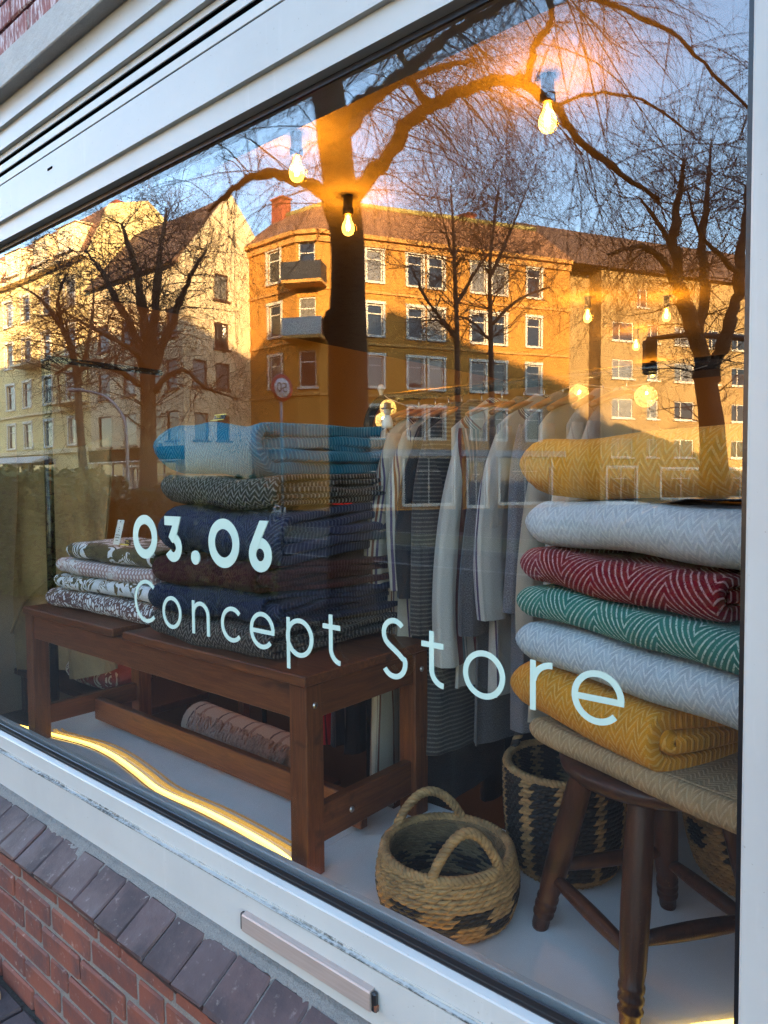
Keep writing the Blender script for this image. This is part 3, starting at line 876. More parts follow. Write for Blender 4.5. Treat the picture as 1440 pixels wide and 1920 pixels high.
def throw_mesh(name, mat, xl, xr, D, H, turns, seed, round_left=0.07, sag=0.0, sag_x=0.1, lump=0.006, layer_jit=0.010, sq=1.0, nx=30):
    rg = random.Random(seed)
    round_left = min(round_left, H * 0.48)
    P, t = section(D, H, turns)
    T = np.gradient(P, axis=0); T /= np.linalg.norm(T, axis=1)[:, None]
    Nn = np.stack([T[:, 1], -T[:, 0]], 1)
    S = np.concatenate([[0], np.cumsum(np.linalg.norm(np.diff(P, axis=0), axis=1))])
    m = len(P)
    xs = np.concatenate([xl + round_left * (1 - np.cos(np.linspace(0, PI / 2, 9))), np.linspace(xl + round_left, xr - 0.014, nx)[1:], xr - 0.014 + 0.014 * np.sin(np.linspace(0, PI / 2, 5))[1:]])
    ph = [rg.uniform(0, 6.28) for _ in range(12)]
    lj = layer_jit * (np.sin(S * 7.0 + ph[0]) + 0.6 * np.sin(S * 17.0 + ph[1]))
    V = []; UV = []
    for x in xs:
        d = x - xl
        k = 1.0
        if d < round_left:
            k = max(0.0, 1 - ((round_left - d) / round_left) ** 2.8) ** 0.40
        e = xr - x
        kt = 1.0 if e >= 0.014 else 0.45 + 0.55 * math.sqrt(max(0.0, 1 - ((0.014 - e) / 0.014) ** 2))
        for sg in (1, -1):
            Q = P + Nn * (t * 0.488 * kt * sg)
            y = Q[:, 0].copy(); z = Q[:, 1].copy()
            z = z * (0.10 + 0.90 * k)
            y = y * (1 - 0.07 * (1 - k))
            fr = np.clip((x - xr + 0.08) / 0.08, 0, 1)
            X = x + lj * fr
            # lumps, billows between layers near the open end
            z = z + lump * (np.sin(9.0 * x + 5.0 * y + ph[2]) * 0.7 + np.sin(23.0 * x + ph[3] + 11 * y) * 0.35)
            y = y + lump * (np.sin(11.0 * x + ph[4] + z * 20) * 0.8 + np.sin(29.0 * x + ph[5]) * 0.3) * (1 + 0.5 * fr)
            wz = np.sin(S * 9.0 + ph[6]) * 0.006 + np.sin(S * 23.0 + ph[7]) * 0.003
            z = z + wz * fr * (1.0 - np.abs(Q[:, 1]) / (H / 2)) * 1.3
            if sag:
                z = z - sag * max(0.0, x - sag_x) ** 2 - sag * 0.5 * max(0.0, -x - 0.16) ** 2
            V.append(np.stack([X, y, z + H / 2], 1))
            UV.append(np.stack([np.full(m, x) + seed * 0.013, S + sg * 0.0], 1))
    n = len(xs)
    V = np.concatenate(V); UV = np.concatenate(UV)
    F = []
    for i in range(n - 1):
        for sgi in (0, 1):
            b0 = (2 * i + sgi) * m; b1 = (2 * (i + 1) + sgi) * m
            for j in range(m - 1):
                F.append((b0 + j, b0 + j + 1, b1 + j + 1, b1 + j) if sgi == 0 else (b0 + j, b1 + j, b1 + j + 1, b0 + j + 1))
        for j in (0, m - 1):
            F.append((2 * i * m + j, (2 * i + 1) * m + j, (2 * i + 3) * m + j, (2 * i + 2) * m + j))
    for i in (0, n - 1):
        for j in range(m - 1):
            F.append((2 * i * m + j, 2 * i * m + j + 1, (2 * i + 1) * m + j + 1, (2 * i + 1) * m + j))
    b = MB(); b.add(V, F, 0, True); b.uv = UV
    return b.mesh(name, mat)

def throw(name, label, group, mat, loc, rot, xl, xr, D, H, turns, seed, **kw):
    me = throw_mesh(name, mat, xl, xr, D, H, turns, seed, **kw)
    return link(name, me, None, label, "throw blanket", group, loc=loc, rot=(0, 0, rot))

M['w_yellow'] = mat_weave("mustard_weave", (0.64, 0.27, 0.018), (0.74, 0.46, 0.14), 0.016, 0.0125, 1.15, 0.60)
M['w_yellow2'] = mat_weave("mustard_weave_top", (0.64, 0.27, 0.018), (0.74, 0.46, 0.14), 0.017, 0.0135, 1.15, 0.62)
M['w_grey'] = mat_weave("blue_grey_weave", (0.45, 0.53, 0.57), (0.72, 0.79, 0.81), 0.0155, 0.0125, 1.15, 0.62)
M['w_grey2'] = mat_weave("pale_grey_weave", (0.52, 0.58, 0.62), (0.72, 0.78, 0.80), 0.014, 0.0125, 1.1, 0.55)
M['w_green'] = mat_weave("green_chevron", (0.035, 0.19, 0.15), (0.50, 0.66, 0.58), 0.078, 0.0125, 1.0, 0.9, thin=(0.58, 0.80))
M['w_red'] = mat_weave("wine_red_chevron", (0.205, 0.012, 0.020), (0.60, 0.36, 0.34), 0.086, 0.0130, 0.95, 0.9, thin=(0.60, 0.82))
M['w_beige'] = mat_weave("beige_weave", (0.36, 0.245, 0.125), (0.50, 0.375, 0.225), 0.014, 0.012, 1.2, 0.6)
RS = math.radians(-23.0); rc = (-0.462, 0.372)
g = "folded throws stacked on the stool"
zz = FZ + 0.433
throw("beige_throw", "thin beige folded throw at the bottom of the stack, lying on the stool seat", g, M['w_beige'], (rc[0] + 0.004, rc[1] + 0.012, zz), RS + 0.05, -0.235, 0.315, 0.40, 0.064, 1.5, 11, sag=0.06, sag_x=0.05, round_left=0.05)
throw("mustard_throw", "mustard yellow folded throw with rumpled open end, second from the bottom on the stool stack", g, M['w_yellow'], (rc[0] - 0.006, rc[1] + 0.004, zz + 0.047), RS - 0.03, -0.292, 0.135, 0.41, 0.132, 2, 12, sag=0.35, sag_x=0.05, layer_jit=0.016, lump=0.008)
throw("grey_throw", "blue grey herringbone throw between the mustard one and the green one", g, M['w_grey'], (rc[0], rc[1], zz + 0.168), RS + 0.02, -0.268, 0.335, 0.395, 0.102, 2, 13)
throw("green_throw", "green chevron throw with white lines between grey and wine red throws", g, M['w_green'], (rc[0], rc[1], zz + 0.264), RS - 0.01, -0.270, 0.335, 0.39, 0.080, 2, 14, round_left=0.055)
throw("wine_red_throw", "wine red chevron throw with thin white lines, its rolled end showing", g, M['w_red'], (rc[0], rc[1], zz + 0.338), RS - 0.03, -0.264, 0.238, 0.39, 0.090, 2, 15, layer_jit=0.014)
throw("pale_grey_throw", "pale grey herringbone throw under the topmost mustard throw of the stool stack", g, M['w_grey2'], (rc[0], rc[1], zz + 0.424), RS, -0.246, 0.36, 0.39, 0.112, 2, 16)
throw("mustard_throw", "topmost mustard yellow throw of the tall stack on the stool", g, M['w_yellow2'], (rc[0], rc[1], zz + 0.531), RS + 0.02, -0.268, 0.36, 0.40, 0.142, 2, 17, round_left=0.09)

M['w_teal'] = mat_weave("teal_herringbone", (0.004, 0.150, 0.26), (0.16, 0.42, 0.54), 0.028, 0.0125, 1.2, 0.42)
M['w_char'] = mat_weave("charcoal_herringbone", (0.022, 0.020, 0.018), (0.30, 0.28, 0.25), 0.013, 0.0135, 1.2, 0.8)
M['w_blue'] = mat_weave("dark_blue_herringbone", (0.014, 0.022, 0.060), (0.16, 0.18, 0.24), 0.028, 0.0130, 1.3, 0.48)
M['w_maroon'] = mat_weave("maroon_herringbone", (0.046, 0.010, 0.012), (0.17, 0.085, 0.08), 0.016, 0.0120, 1.2, 0.42)
M['w_navy'] = mat_weave("navy_herringbone", (0.010, 0.016, 0.046), (0.13, 0.15, 0.21), 0.022, 0.0130, 1.3, 0.45)
M['w_brown'] = mat_weave("brown_grey_herringbone", (0.030, 0.024, 0.020), (0.28, 0.245, 0.215), 0.015, 0.0140, 1.2, 0.7)
g = "folded throws stacked on the table"
TZ = FZ + 0.5205
ly = 0.455
LS = [("brown_grey_throw", "brown grey herringbone throw at the bottom of the dark stack, lying on the table", 'w_brown', -0.330, 0.232, 0.65, 0.090, 3, 0.00),
      ("navy_throw", "navy throw with many folded layers, second from the bottom of the dark stack", 'w_navy', -0.335, 0.225, 0.65, 0.096, 3, 0.02),
      ("maroon_throw", "thin maroon throw between two dark blue throws", 'w_maroon', -0.315, 0.225, 0.66, 0.090, 2.5, -0.015),
      ("dark_blue_throw", "thick dark blue herringbone throw behind the white digits on the glass", 'w_blue', -0.300, 0.235, 0.65, 0.158, 3, 0.015),
      ("charcoal_throw", "charcoal black and white herringbone throw just under the teal one", 'w_char', -0.270, 0.235, 0.65, 0.094, 3, -0.01),
      ("teal_throw", "bright teal herringbone throw lying on top of the dark stack", 'w_teal', -0.270, 0.185, 0.67, 0.166, 2.5, 0.02)]
M['fringe'] = simple("cream_fringe", (0.42, 0.38, 0.30), (0.34, 0.30, 0.24), 60, 0.95, sheen=0.3)
def fringe(parent, base, n, dirx, diry, length, seed, spread=0.05, rad=0.0030):
    rg = random.Random(seed); b = MB()
    for k in range(n):
        x, y, z = base[0] + rg.uniform(-.5, .5) * spread * abs(diry) + 0.0, base[1] + rg.uniform(-.5, .5) * spread * (abs(dirx) + .2), base[2] + rg.uniform(-.008, .008)
        L = length * rg.uniform(.75, 1.1); w = rg.uniform(-.02, .02); pts = []
        for s in np.linspace(0, 1, 8):
            pts.append((x + dirx * L * (s * .45) + w * s * s, y + diry * L * s * .45 + rg.uniform(-.002, .002), z - L * s * s * .85 + 0.004 * math.sin(9 * s + k)))
        b.tube(pts, [rad * (1 + 0.25 * math.sin(20 * s)) for s in np.linspace(0, 1, 8)], 5)
    o = b.build("fringe", M['fringe'], parent); o['kind'] = 'stuff'; return o
z = TZ
for i, (nm, lab, mk, xl, xr, D, H, tn, ro) in enumerate(LS):
    o = throw(nm, lab, g, M[mk], (-1.655, ly, z), ro, xl, xr, D, H, tn, 30 + i, lump=(0.008, 0.009, 0.008, 0.011, 0.010, 0.015)[i], layer_jit=0.016, round_left=0.06 if H < .1 else 0.085)
    if i in (0, 3, 5):
        fringe(o, (xr - 0.015, D / 2 - 0.03, H * 0.45), (14, 9, 8)[i // 2 if i else 0], 0.9, 0.15, 0.10, i + 3)
    z += H - 0.006
teal_top = z

# ------------------------------------------------------------------ printed table cloths
def mat_print(name, ground, ink, ink2, kind, sc):
    t = NT(name)
    uv = t.n("ShaderNodeUVMap").outputs[0]
    w = t.n("ShaderNodeVectorMath", operation='SCALE'); w.inputs['Scale'].default_value = 0.05
    nz = t.n("ShaderNodeTexNoise"); t.l(uv, nz.inputs['Vector']); nz.inputs['Scale'].default_value = 9.0; t.l(nz.outputs['Color'], w.inputs[0])
    ad = t.n("ShaderNodeVectorMath", operation='ADD'); t.l(uv, ad.inputs[0]); t.l(w.outputs[0], ad.inputs[1])
    v = ad.outputs[0]
    if kind == 'leafy':
        n = t.noise(v, sc, 1.5, 0.5, 1.6)
        bands = t.math('PINGPONG', t.math('MULTIPLY', n, 7.0), 0.5)
        m1 = t.smooth(bands, 0.20, 0.24)
        m2 = t.smooth(t.noise(v, sc * 0.9, 0.0, 0.5, 1.0), 0.52, 0.535)
        col = t.mix(m1, ink, ground)
        col = t.mix(m2, col, ink2)
        d = t.voronoi(v, sc * 5, 'F1')
        col = t.mix(t.math('MULTIPLY', t.math('SUBTRACT', 1.0, m2), t.math('MULTIPLY', t.smooth(d, 0.22, 0.16), t.smooth(n, 0.56, 0.60))), col, ground)
    elif kind == 'dots':
        d = t.voronoi(t.mapping(uv, (1, 1, 1), (0, 0, 0.785)), 70.0, 'F1', rnd=0.0)
        m = t.smooth(d, 0.34, 0.28)
        n = t.noise(v, sc, 1.5, 0.5, 1.5)
        big = t.smooth(t.noise(uv, 4.5, 0.0), 0.50, 0.54)
        fl = t.smooth(t.math('PINGPONG', t.math('MULTIPLY', n, 6.0), 0.5), 0.2, 0.25)
        col = t.mix(t.math('MULTIPLY', m, t.math('SUBTRACT', 1.0, big)), ink, ground)
        col = t.mix(t.math('MULTIPLY', fl, big), col, ground)
    else:
        d = t.voronoi(v, sc, 'DISTANCE_TO_EDGE')
        n = t.noise(v, sc * 0.25, 1.0, 0.5, 1.2)
        d2 = t.voronoi(v, sc * 0.42, 'F1')
        m = t.smooth(d, 0.09, 0.13)
        rings = t.smooth(t.math('PINGPONG', t.math('MULTIPLY', d2, 3.4), 0.5), 0.22, 0.27)
        col = t.mix(t.math('MULTIPLY', m, t.math('MAXIMUM', rings, t.smooth(n, 0.55, 0.57))), ink, ground)
    h = t.noise(uv, 500.0, 2.0)
    return t.fin(col, 0.9, t.bump(h, 0.2, 0.002), sheen=0.15, spec=0.2)
M['c1'] = mat_print("dense_brown_print", (0.66, 0.70, 0.72), (0.115, 0.062, 0.060), None, 'dense', 62.0)
M['c2'] = mat_print("olive_leaf_print", (0.66, 0.71, 0.74), (0.090, 0.068, 0.030), (0.60, 0.66, 0.70), 'leafy', 13.0)
M['c3'] = mat_print("mauve_dotted_print", (0.66, 0.67, 0.68), (0.34, 0.225, 0.225), None, 'dots', 22.0)
M['c4'] = mat_print("olive_scroll_print", (0.66, 0.71, 0.74), (0.100, 0.078, 0.035), (0.095, 0.074, 0.034), 'leafy', 10.0)
g = "folded printed cloths on the table"
CL = [("printed_cloth", "dense brown and white printed cloth at the bottom of the cloth pile", 'c1', -0.40, 0.335, 0.34, 0.084, 2, 0.05),
      ("printed_cloth", "olive and white leaf printed cloth, second from the bottom of the cloth pile", 'c2', -0.335, 0.33, 0.33, 0.062, 2, 0.02),
      ("printed_cloth", "mauve cloth with white dots and flowers in the cloth pile", 'c3', -0.30, 0.33, 0.33, 0.064, 2, 0.04),
      ("printed_cloth", "olive scroll printed cloth on top of the pile, under the paper tag", 'c4', -0.215, 0.34, 0.32, 0.070, 2, 0.02)]
z = TZ
for i, (nm, lab, mk, xl, xr, D, H, tn, ro) in enumerate(CL):
    me = throw_mesh(nm, M[mk], xl, xr, D, H, tn, 50 + i, round_left=0.035, lump=0.004, layer_jit=0.006)
    link(nm, me, None, lab, "cloth", g, loc=(-2.385, 0.355 - 0.008 * i, z), rot=(0, 0, ro)); z += H - 0.004
cloth_top = z

# paper tags and price tags
M['paper'] = simple("pale_card", (0.72, 0.74, 0.66), (0.66, 0.69, 0.62), 30, 0.7)
M['ink'] = simple("print_ink", (0.03, 0.03, 0.03), rough=0.6)
M['tagyellow'] = simple("yellow_sticker", (0.75, 0.62, 0.12), rough=0.5)
def text_mesh(name, s, size, mat, extrude=0.0004):
    cu = bpy.data.curves.new("text", 'FONT'); cu.body = s; cu.size = size; cu.extrude = extrude; cu.align_x = 'CENTER'; cu.align_y = 'CENTER'
    o = bpy.data.objects.new("text", cu); COL.objects.link(o)
    dg = bpy.context.evaluated_depsgraph_get()
    me = bpy.data.meshes.new_from_object(o.evaluated_get(dg)); me.name = name
    bpy.data.objects.remove(o); me.materials.clear(); me.materials.append(mat)
    return me
tg = thing("paper_tag", "pale paper hang tag leaning on the top printed cloth", "tag", (-2.262, 0.200, cloth_top + 0.001), math.radians(-4))
b = MB(); b.box((0, 0.0, 0.043), (0.046, 0.0012, 0.086), tilt=math.radians(-14)); b.build("card", M['paper'], tg)
b = MB()
for k, (zl, wl2) in enumerate(((0.034, 0.030), (0.025, 0.026), (0.016, 0.018), (0.060, 0.005), (0.053, 0.006), (0.046, 0.005))):
    b.box((0.0, -0.0012 - (0.043 - zl) * -0.0 + (zl - 0.043) * 0.249, zl), (wl2, 0.0010, 0.0022), tilt=math.radians(-14))
b.lathe([(0, .001), (0.0025, .001), (0.0025, -.001)], 10, c=(0, 0.0075, 0.079), M=Matrix.Rotation(PI / 2, 3, 'X')); b.build("printed_lines", M['ink'], tg)
pt = thing("price_tag", "small yellow and black price tag lying beside the paper tag", "tag", (-2.212, 0.205, cloth_top + 0.001), 0.1)
b = MB(); b.box((0, 0, 0.011), (0.030, 0.002, 0.020), tilt=-0.3); b.build("sticker", M['ink'], pt)
b = MB(); b.box((-0.016, -0.006, 0.003), (0.05, 0.003, 0.005)); b.build("strip", M['tagyellow'], pt)
o = link("digits", text_mesh("digits", "75", 0.017, M['tagyellow']), pt, loc=(0, -0.0018, 0.011), rot=(PI / 2 + 0.3, 0, 0))
pt = thing("price_tag", "small yellow edged price tag on top of the teal throw", "tag", (-1.69, 0.20, teal_top - 0.003), 0.0)
b = MB(); b.box((0, 0, 0.009), (0.052, 0.002, 0.016), tilt=-0.5); b.build("sticker", M['ink'], pt)
b = MB(); b.box((0, 0.0030, 0.0175), (0.055, 0.003, 0.0025)); b.box((-0.004, -0.006, 0.002), (0.06, 0.003, 0.0025)); b.build("strip", M['tagyellow'], pt)
o = link("digits", text_mesh("digits", "085", 0.015, M['tagyellow']), pt, loc=(0, -0.0018, 0.009), rot=(PI / 2 + 0.5, 0, 0))

fg = thing("figurine", "tiny figurine with a black hat standing behind the teal throw", "figurine", (-1.455, 0.675, teal_top - 0.012))
b = MB(); b.lathe([(0, 0), (0.017, 0.0), (0.019, 0.012), (0.014, 0.032), (0.008, 0.042), (0, 0.043)], 14); b.build("body", M['paper'], fg)
b = MB(); b.lathe([(0, 0.038), (0.008, 0.040), (0.0125, 0.050), (0.0125, 0.056), (0.008, 0.064), (0, 0.066)], 14); b.build("head", M['hanger_skin'] if 'hanger_skin' in M else M['fringe'], fg)
b = MB(); b.lathe([(0, 0.060), (0.021, 0.060), (0.021, 0.063), (0.012, 0.064), (0.011, 0.078), (0.004, 0.082), (0, 0.082)], 14); b.build("hat", M['ink'], fg)

# ------------------------------------------------------------------ clothes rail with garments
M['railblack'] = simple("black_lacquered_tube", (0.010, 0.009, 0.009), rough=0.25)
RY, RZ = 0.90, 1.945
rack = thing("clothes_rack", "black tubular clothes rail with rounded corner behind the throws", "clothes rack", (-1.0, RY, 0.1))
pts = [(-1.735, RY, 0.10), (-1.735, RY, 1.0), (-1.735, RY, RZ - 0.11)] + [(-1.735 + 0.10 * (1 - math.cos(a)), RY, RZ - 0.10 + 0.10 * math.sin(a)) for a in np.linspace(0.1, PI / 2, 9)] + [(-1.2, RY, RZ + 0.004), (-0.8, RY, RZ + 0.006), (-0.35, RY, RZ + 0.004)]
b = MB(); b.tube(pts, 0.0175, 14); to_local(b, -1.0, RY, 0.1); b.build("rail", M['railblack'], rack)
b = MB(); b.tube([(-0.345, RY, 0.10), (-0.345, RY, 1.2), (-0.345, RY, RZ - 0.012)], 0.0175, 14); to_local(b, -1.0, RY, 0.1); b.build("post", M['railblack'], rack)
b = MB(); b.lathe([(0, .018), (0.008, .016), (0.0125, .008), (0.0135, 0), (0.009, -.010), (0.006, -.02)], 16, c=(-1.668, RY - 0.004, RZ + 0.033)); to_local(b, -1.0, RY, 0.1); b.build("finial", M['slat'], rack)
for x in (-1.735, -0.345):
    b = MB(); b.box((x, RY, 0.115), (0.04, 0.50, 0.03), ch=0.005); to_local(b, -1.0, RY, 0.1); b.build("foot", M['railblack'], rack)

def mat_cloth(name, base, stops=None, per=0.30, cross=None, crossper=0.02, marl=None, rough=0.9, off=0.0):
    """woven cloth; stops: [(pos 0..1, colour)] stripes running down, repeating every per metres"""
    t = NT(name)
    uv = t.n("ShaderNodeUVMap").outputs[0]
    sp = t.n("ShaderNodeSeparateXYZ"); t.l(uv, sp.inputs[0])
    w = t.noise(uv, 5.0, 2.0)
    u = t.math('FRACT', t.math('ADD', t.math('DIVIDE', t.math('MULTIPLY_ADD', w, 0.01, sp.outputs[0]), per), off))
    col = base
    if stops:
        x = t.n("ShaderNodeValToRGB"); t.l(u, x.inputs[0]); x.color_ramp.interpolation = 'CONSTANT'
        e = x.color_ramp.elements
        while len(e) < len(stops): e.new(0.5)
        for i, (p, c) in enumerate(stops):
            e[i].position = p; e[i].color = (*c, 1)
        col = x.outputs[0]
    if cross is not None:
        f = t.math('GREATER_THAN', t.math('FRACT', t.math('DIVIDE', sp.outputs[1], crossper)), 0.62)
        col = t.mix(t.math('MULTIPLY', f, 0.8), col, cross)
    if marl is not None:
        n = t.noise(t.mapping(uv, (1, 0.6, 1)), 420.0, 3.0, 0.8)
        col = t.mix(t.smooth(n, 0.42, 0.62), col, marl)
    th = t.noise(t.mapping(uv, (1, 6, 1)), 160.0, 3.0)
    col = t.mix(t.math('MULTIPLY', t.smooth(th, 0.45, 0.8), 0.22), col, (0.30, 0.27, 0.24), 'MULTIPLY')
    h = t.math('ADD', th, t.math('MULTIPLY', t.noise(uv, 22.0, 5.0), 1.6))
    return t.fin(col, rough, t.bump(h, 0.35, 0.006), sheen=0.15, spec=0.15)
cr = (0.38, 0.345, 0.275); br = (0.14, 0.050, 0.030); pu = (0.070, 0.050, 0.10); tl = (0.10, 0.16, 0.20); wn = (0.12, 0.022, 0.03); dk = (0.024, 0.022, 0.024)
M['g_cream_brown'] = mat_cloth("cream_brown_striped_linen", cr, [(0, cr), (0.22, br), (0.31, cr), (0.38, br), (0.40, cr), (0.66, br), (0.73, cr)], 0.16)
M['g_cream_purple'] = mat_cloth("cream_linen_purple_bands", cr, [(0, cr), (0.30, pu), (0.33, cr), (0.36, br), (0.40, cr), (0.44, pu), (0.47, cr)], 0.22)
M['g_black'] = mat_cloth("black_cotton", (0.014, 0.014, 0.015), marl=(0.03, 0.03, 0.031))
M['g_knit'] = mat_cloth("dark_ribbed_cotton", (0.028, 0.027, 0.027), cross=(0.16, 0.15, 0.13), crossper=0.013, marl=(0.05, 0.047, 0.043))
M['g_white_multi'] = mat_cloth("white_linen_coloured_bands", (0.42, 0.41, 0.375), [(0, (0.42, 0.41, 0.375)), (0.36, wn), (0.41, (0.42, 0.41, 0.375)), (0.43, tl), (0.47, (0.5, 0.5, 0.5)), (0.49, tl), (0.53, (0.5, 0.5, 0.5)), (0.55, tl), (0.58, wn), (0.66, (0.42, 0.41, 0.375))], 0.30, off=0.05)
M['g_marl'] = mat_cloth("charcoal_marl", (0.040, 0.040, 0.046), marl=(0.12, 0.12, 0.125))
M['g_white_purple'] = mat_cloth("white_linen_purple_stripes", (0.41, 0.40, 0.365), [(0, (0.41, 0.40, 0.365)), (0.40, pu), (0.43, (0.5, 0.5, 0.5)), (0.46, pu), (0.49, (0.5, 0.5, 0.5)), (0.52, pu), (0.60, (0.41, 0.40, 0.365))], 0.24, off=0.12)
M['g_bluegrey'] = mat_cloth("blue_grey_marl", (0.085, 0.090, 0.110), marl=(0.22, 0.225, 0.24))
M['g_cream'] = mat_cloth("plain_cream_linen", (0.40, 0.36, 0.28))
M['g_white'] = mat_cloth("off_white_linen", (0.42, 0.39, 0.345), [(0, (0.42, 0.39, 0.345)), (0.4, (0.34, 0.28, 0.26)), (0.43, (0.42, 0.39, 0.345))], 0.2)
M['g_red'] = mat_cloth("red_printed_cotton", (0.70, 0.03, 0.03), [(0, (0.70, 0.03, 0.03)), (0.55, (0.16, 0.02, 0.02)), (0.72, (0.70, 0.03, 0.03))], 0.09)
M['g_grey'] = mat_cloth("dark_patterned_cotton", (0.035, 0.030, 0.032), [(0, (0.035, 0.03, 0.032)), (0.5, (0.16, 0.13, 0.12)), (0.56, (0.035, 0.03, 0.032))], 0.12)
M['hangerwood'] = mat_wood("tan_hanger_wood", (0.36, 0.17, 0.07), (0.28, 0.12, 0.05), (0.2, 0.09, 0.04), rough=0.35, axis=(10, 1, 10))
M['wire'] = simple("steel_wire", (0.65, 0.63, 0.60), rough=0.2, metal=1.0)

def garment_mesh(name, mat, hw, length, seed, thick=0.022, sleeve=0.55, flare=1.12, nphi=44, nz=34):
    """hangs from z=0 (neck) downwards; wide along y, thin along x; one continuous cloth body with two sleeves"""
    rg = random.Random(seed); ph = [rg.uniform(0, 6.28) for _ in range(10)]
    b = MB(); UV = []; VV = []
    def ringset(rows, base_uv):
        n0 = b.n; m = nphi
        vs = []; uv = []
        for (cx, cy, cz, wx, wy, fold, vv) in rows:
            for k in range(m):
                a = 2 * PI * k / m
                c, s = math.cos(a), math.sin(a)
                fx = fold * (math.sin(5 * a + ph[0] + vv * 1.5) + 0.6 * math.sin(9 * a + ph[1] - vv * 2.2) + 0.4 * math.sin(3 * a + ph[2] + vv))
                y = cy + wy * (abs(c) ** 0.85) * (1 if c >= 0 else -1) + fold * 0.8 * math.sin(4 * a + ph[3] + vv * 3)
                x = cx + wx * s + fx
                vs.append((x, y, cz)); uv.append((base_uv + wy * a * 0.72, -vv))
        fs = []
        for i in range(len(rows) - 1):
            for k in range(m):
                k2 = (k + 1) % m
                fs.append((i * m + k, i * m + k2, (i + 1) * m + k2, (i + 1) * m + k))
        fs.append(tuple(range(m - 1, -1, -1)))
        b.add(vs, fs, 0, True); UV.extend(uv)
    rows = []
    for i in range(nz):
        v = i / (nz - 1)
        d = v * length
        if d < 0.13:
            q = d / 0.13; wy = 0.055 + (hw - 0.055) * q ** 1.15; wx = 0.016 + (thick - 0.016) * q
            cz = -0.105 * (q ** 1.25) * 1.0
        else:
            q = (d - 0.13) / (length - 0.13); wy = hw * (1.0 - 0.06 * math.sin(q * 2.4) + (flare - 1) * q); wx = thick * (1 + 0.35 * q)
            cz = -0.105 - (d - 0.13) * (length - 0.105) / (length - 0.13)
        rows.append((0.004 * math.sin(v * 5 + ph[4]), 0.012 * math.sin(v * 3 + ph[5]), cz, wx, wy, 0.0008 + 0.0085 * min(1, max(0, (v - 0.08) * 2.2)), d))
    ringset(rows, 0.0)
    if sleeve:
        for sd in (-1, 1):
            rows = []
            for i in range(18):
                v = i / 17
                cy = sd * (hw - 0.035 + 0.055 * math.sin(v * 1.9)); cz = -0.085 - 0.02 * (1 - v) - v * sleeve
                rows.append((0.012 * math.sin(v * 4 + ph[6] + sd) + 0.014 * sd * 0, cy, cz, 0.010 + 0.021 * math.sin(min(1, v * 3) * PI / 2), 0.03 + 0.034 * math.sin(min(1, v * 2.2) * PI / 2), 0.0035 * v, v * sleeve + 0.1))
            ringset(rows, 0.4)
    b.uv = UV
    return b.mesh(name, mat, recalc=False)

hang_b = MB()
pr = [(0, y, -0.006 - 0.42 * abs(y) ** 1.35 * 1.0) for y in np.linspace(-0.205, 0.205, 25)]
hang_b.tube(pr, [0.010 + 0.006 * math.cos(y * 7.6) for _, y, _ in pr], 10, flat=0.75)
hanger_me = hang_b.mesh("hanger_bar", M['hangerwood'])
hk = MB()
hk.tube([(0, 0.0, -0.006), (0, 0.0, 0.030)] + [(0, 0.002 + 0.0175 * math.sin(a) - 0.0175 * 0 - 0.0, 0.048 - 0.018 * math.cos(a)) for a in np.linspace(0.15, PI * 1.42, 14)], 0.0017, 6)
hook_me = hk.mesh("hook", M['wire'])

GARM = [(-1.500, "long cream linen robe with brown stripes, left end of the clothes rail", 'g_cream_brown', 0.24, 1.33, 0.0, 0.024),
        (-1.430, "cream shirt with purple and brown bands on its shoulder, second on the rail", 'g_cream_purple', 0.25, 0.88, 0.50, 0.020),
        (-1.375, "cream shirt with brown shoulder bands on a tan wooden hanger", 'g_cream_purple', 0.255, 0.86, 0.50, 0.020),
        (-1.322, "long black robe between the cream shirts and the ribbed dark one", 'g_black', 0.255, 1.28, 0.52, 0.034),
        (-1.245, "dark tunic with fine light ribs across its shoulder", 'g_knit', 0.268, 1.08, 0.62, 0.034),
        (-1.170, "white linen tunic with wine red and teal bands", 'g_white_multi', 0.268, 0.86, 0.70, 0.022),
        (-1.092, "charcoal marl tunic between the two white striped ones", 'g_marl', 0.268, 1.00, 0.60, 0.036),
        (-1.022, "white linen tunic with narrow purple stripes", 'g_white_purple', 0.262, 0.86, 0.55, 0.020),
        (-0.962, "blue grey marl tunic right of the purple striped one", 'g_bluegrey', 0.262, 0.94, 0.52, 0.028),
        (-0.900, "plain cream linen tunic just left of the topmost mustard throw", 'g_cream', 0.262, 0.90, 0.58, 0.020),
        (-0.838, "off white shirt whose collar shows above the topmost mustard throw", 'g_white', 0.245, 0.90, 0.5, 0.020),
        (-0.770, "off white shirt farthest right on the rail, mostly hidden behind the throws", 'g_white', 0.245, 0.88, 0.5, 0.020)]
for i, (x, lab, mk, hw, L, sl_, th) in enumerate(GARM):
    zr = RZ + 0.0185
    yaw = (0.05, -0.04, 0.06, 0.02, -0.05, 0.03, 0.05, -0.03, 0.04, 0.0, 0.05, -0.05)[i]
    h = thing("clothes_hanger", lab.replace(" with", ", hanger of the one with", 1) if False else "tan wooden hanger with steel hook holding the " + lab.split(',')[0].split(' with ')[0].split(' between ')[0].split(' farthest')[0].split(' whose')[0].split(' right of')[0].split(' just')[0].split(' on a ')[0] + (", number %d" % (i + 1) if False else ""), "hanger", (x, RY, zr - 0.066), yaw, "wooden hangers on the rail")
    link("hanger_bar", hanger_me, h); link("hook", hook_me, h)
    me = garment_mesh("garment", M[mk], hw, L, 70 + i, th, sl_)
    link("garment", me, None, lab, "garment", "garments on the rail", loc=(x, RY - 0.004, zr - 0.060), rot=(0, 0, yaw))
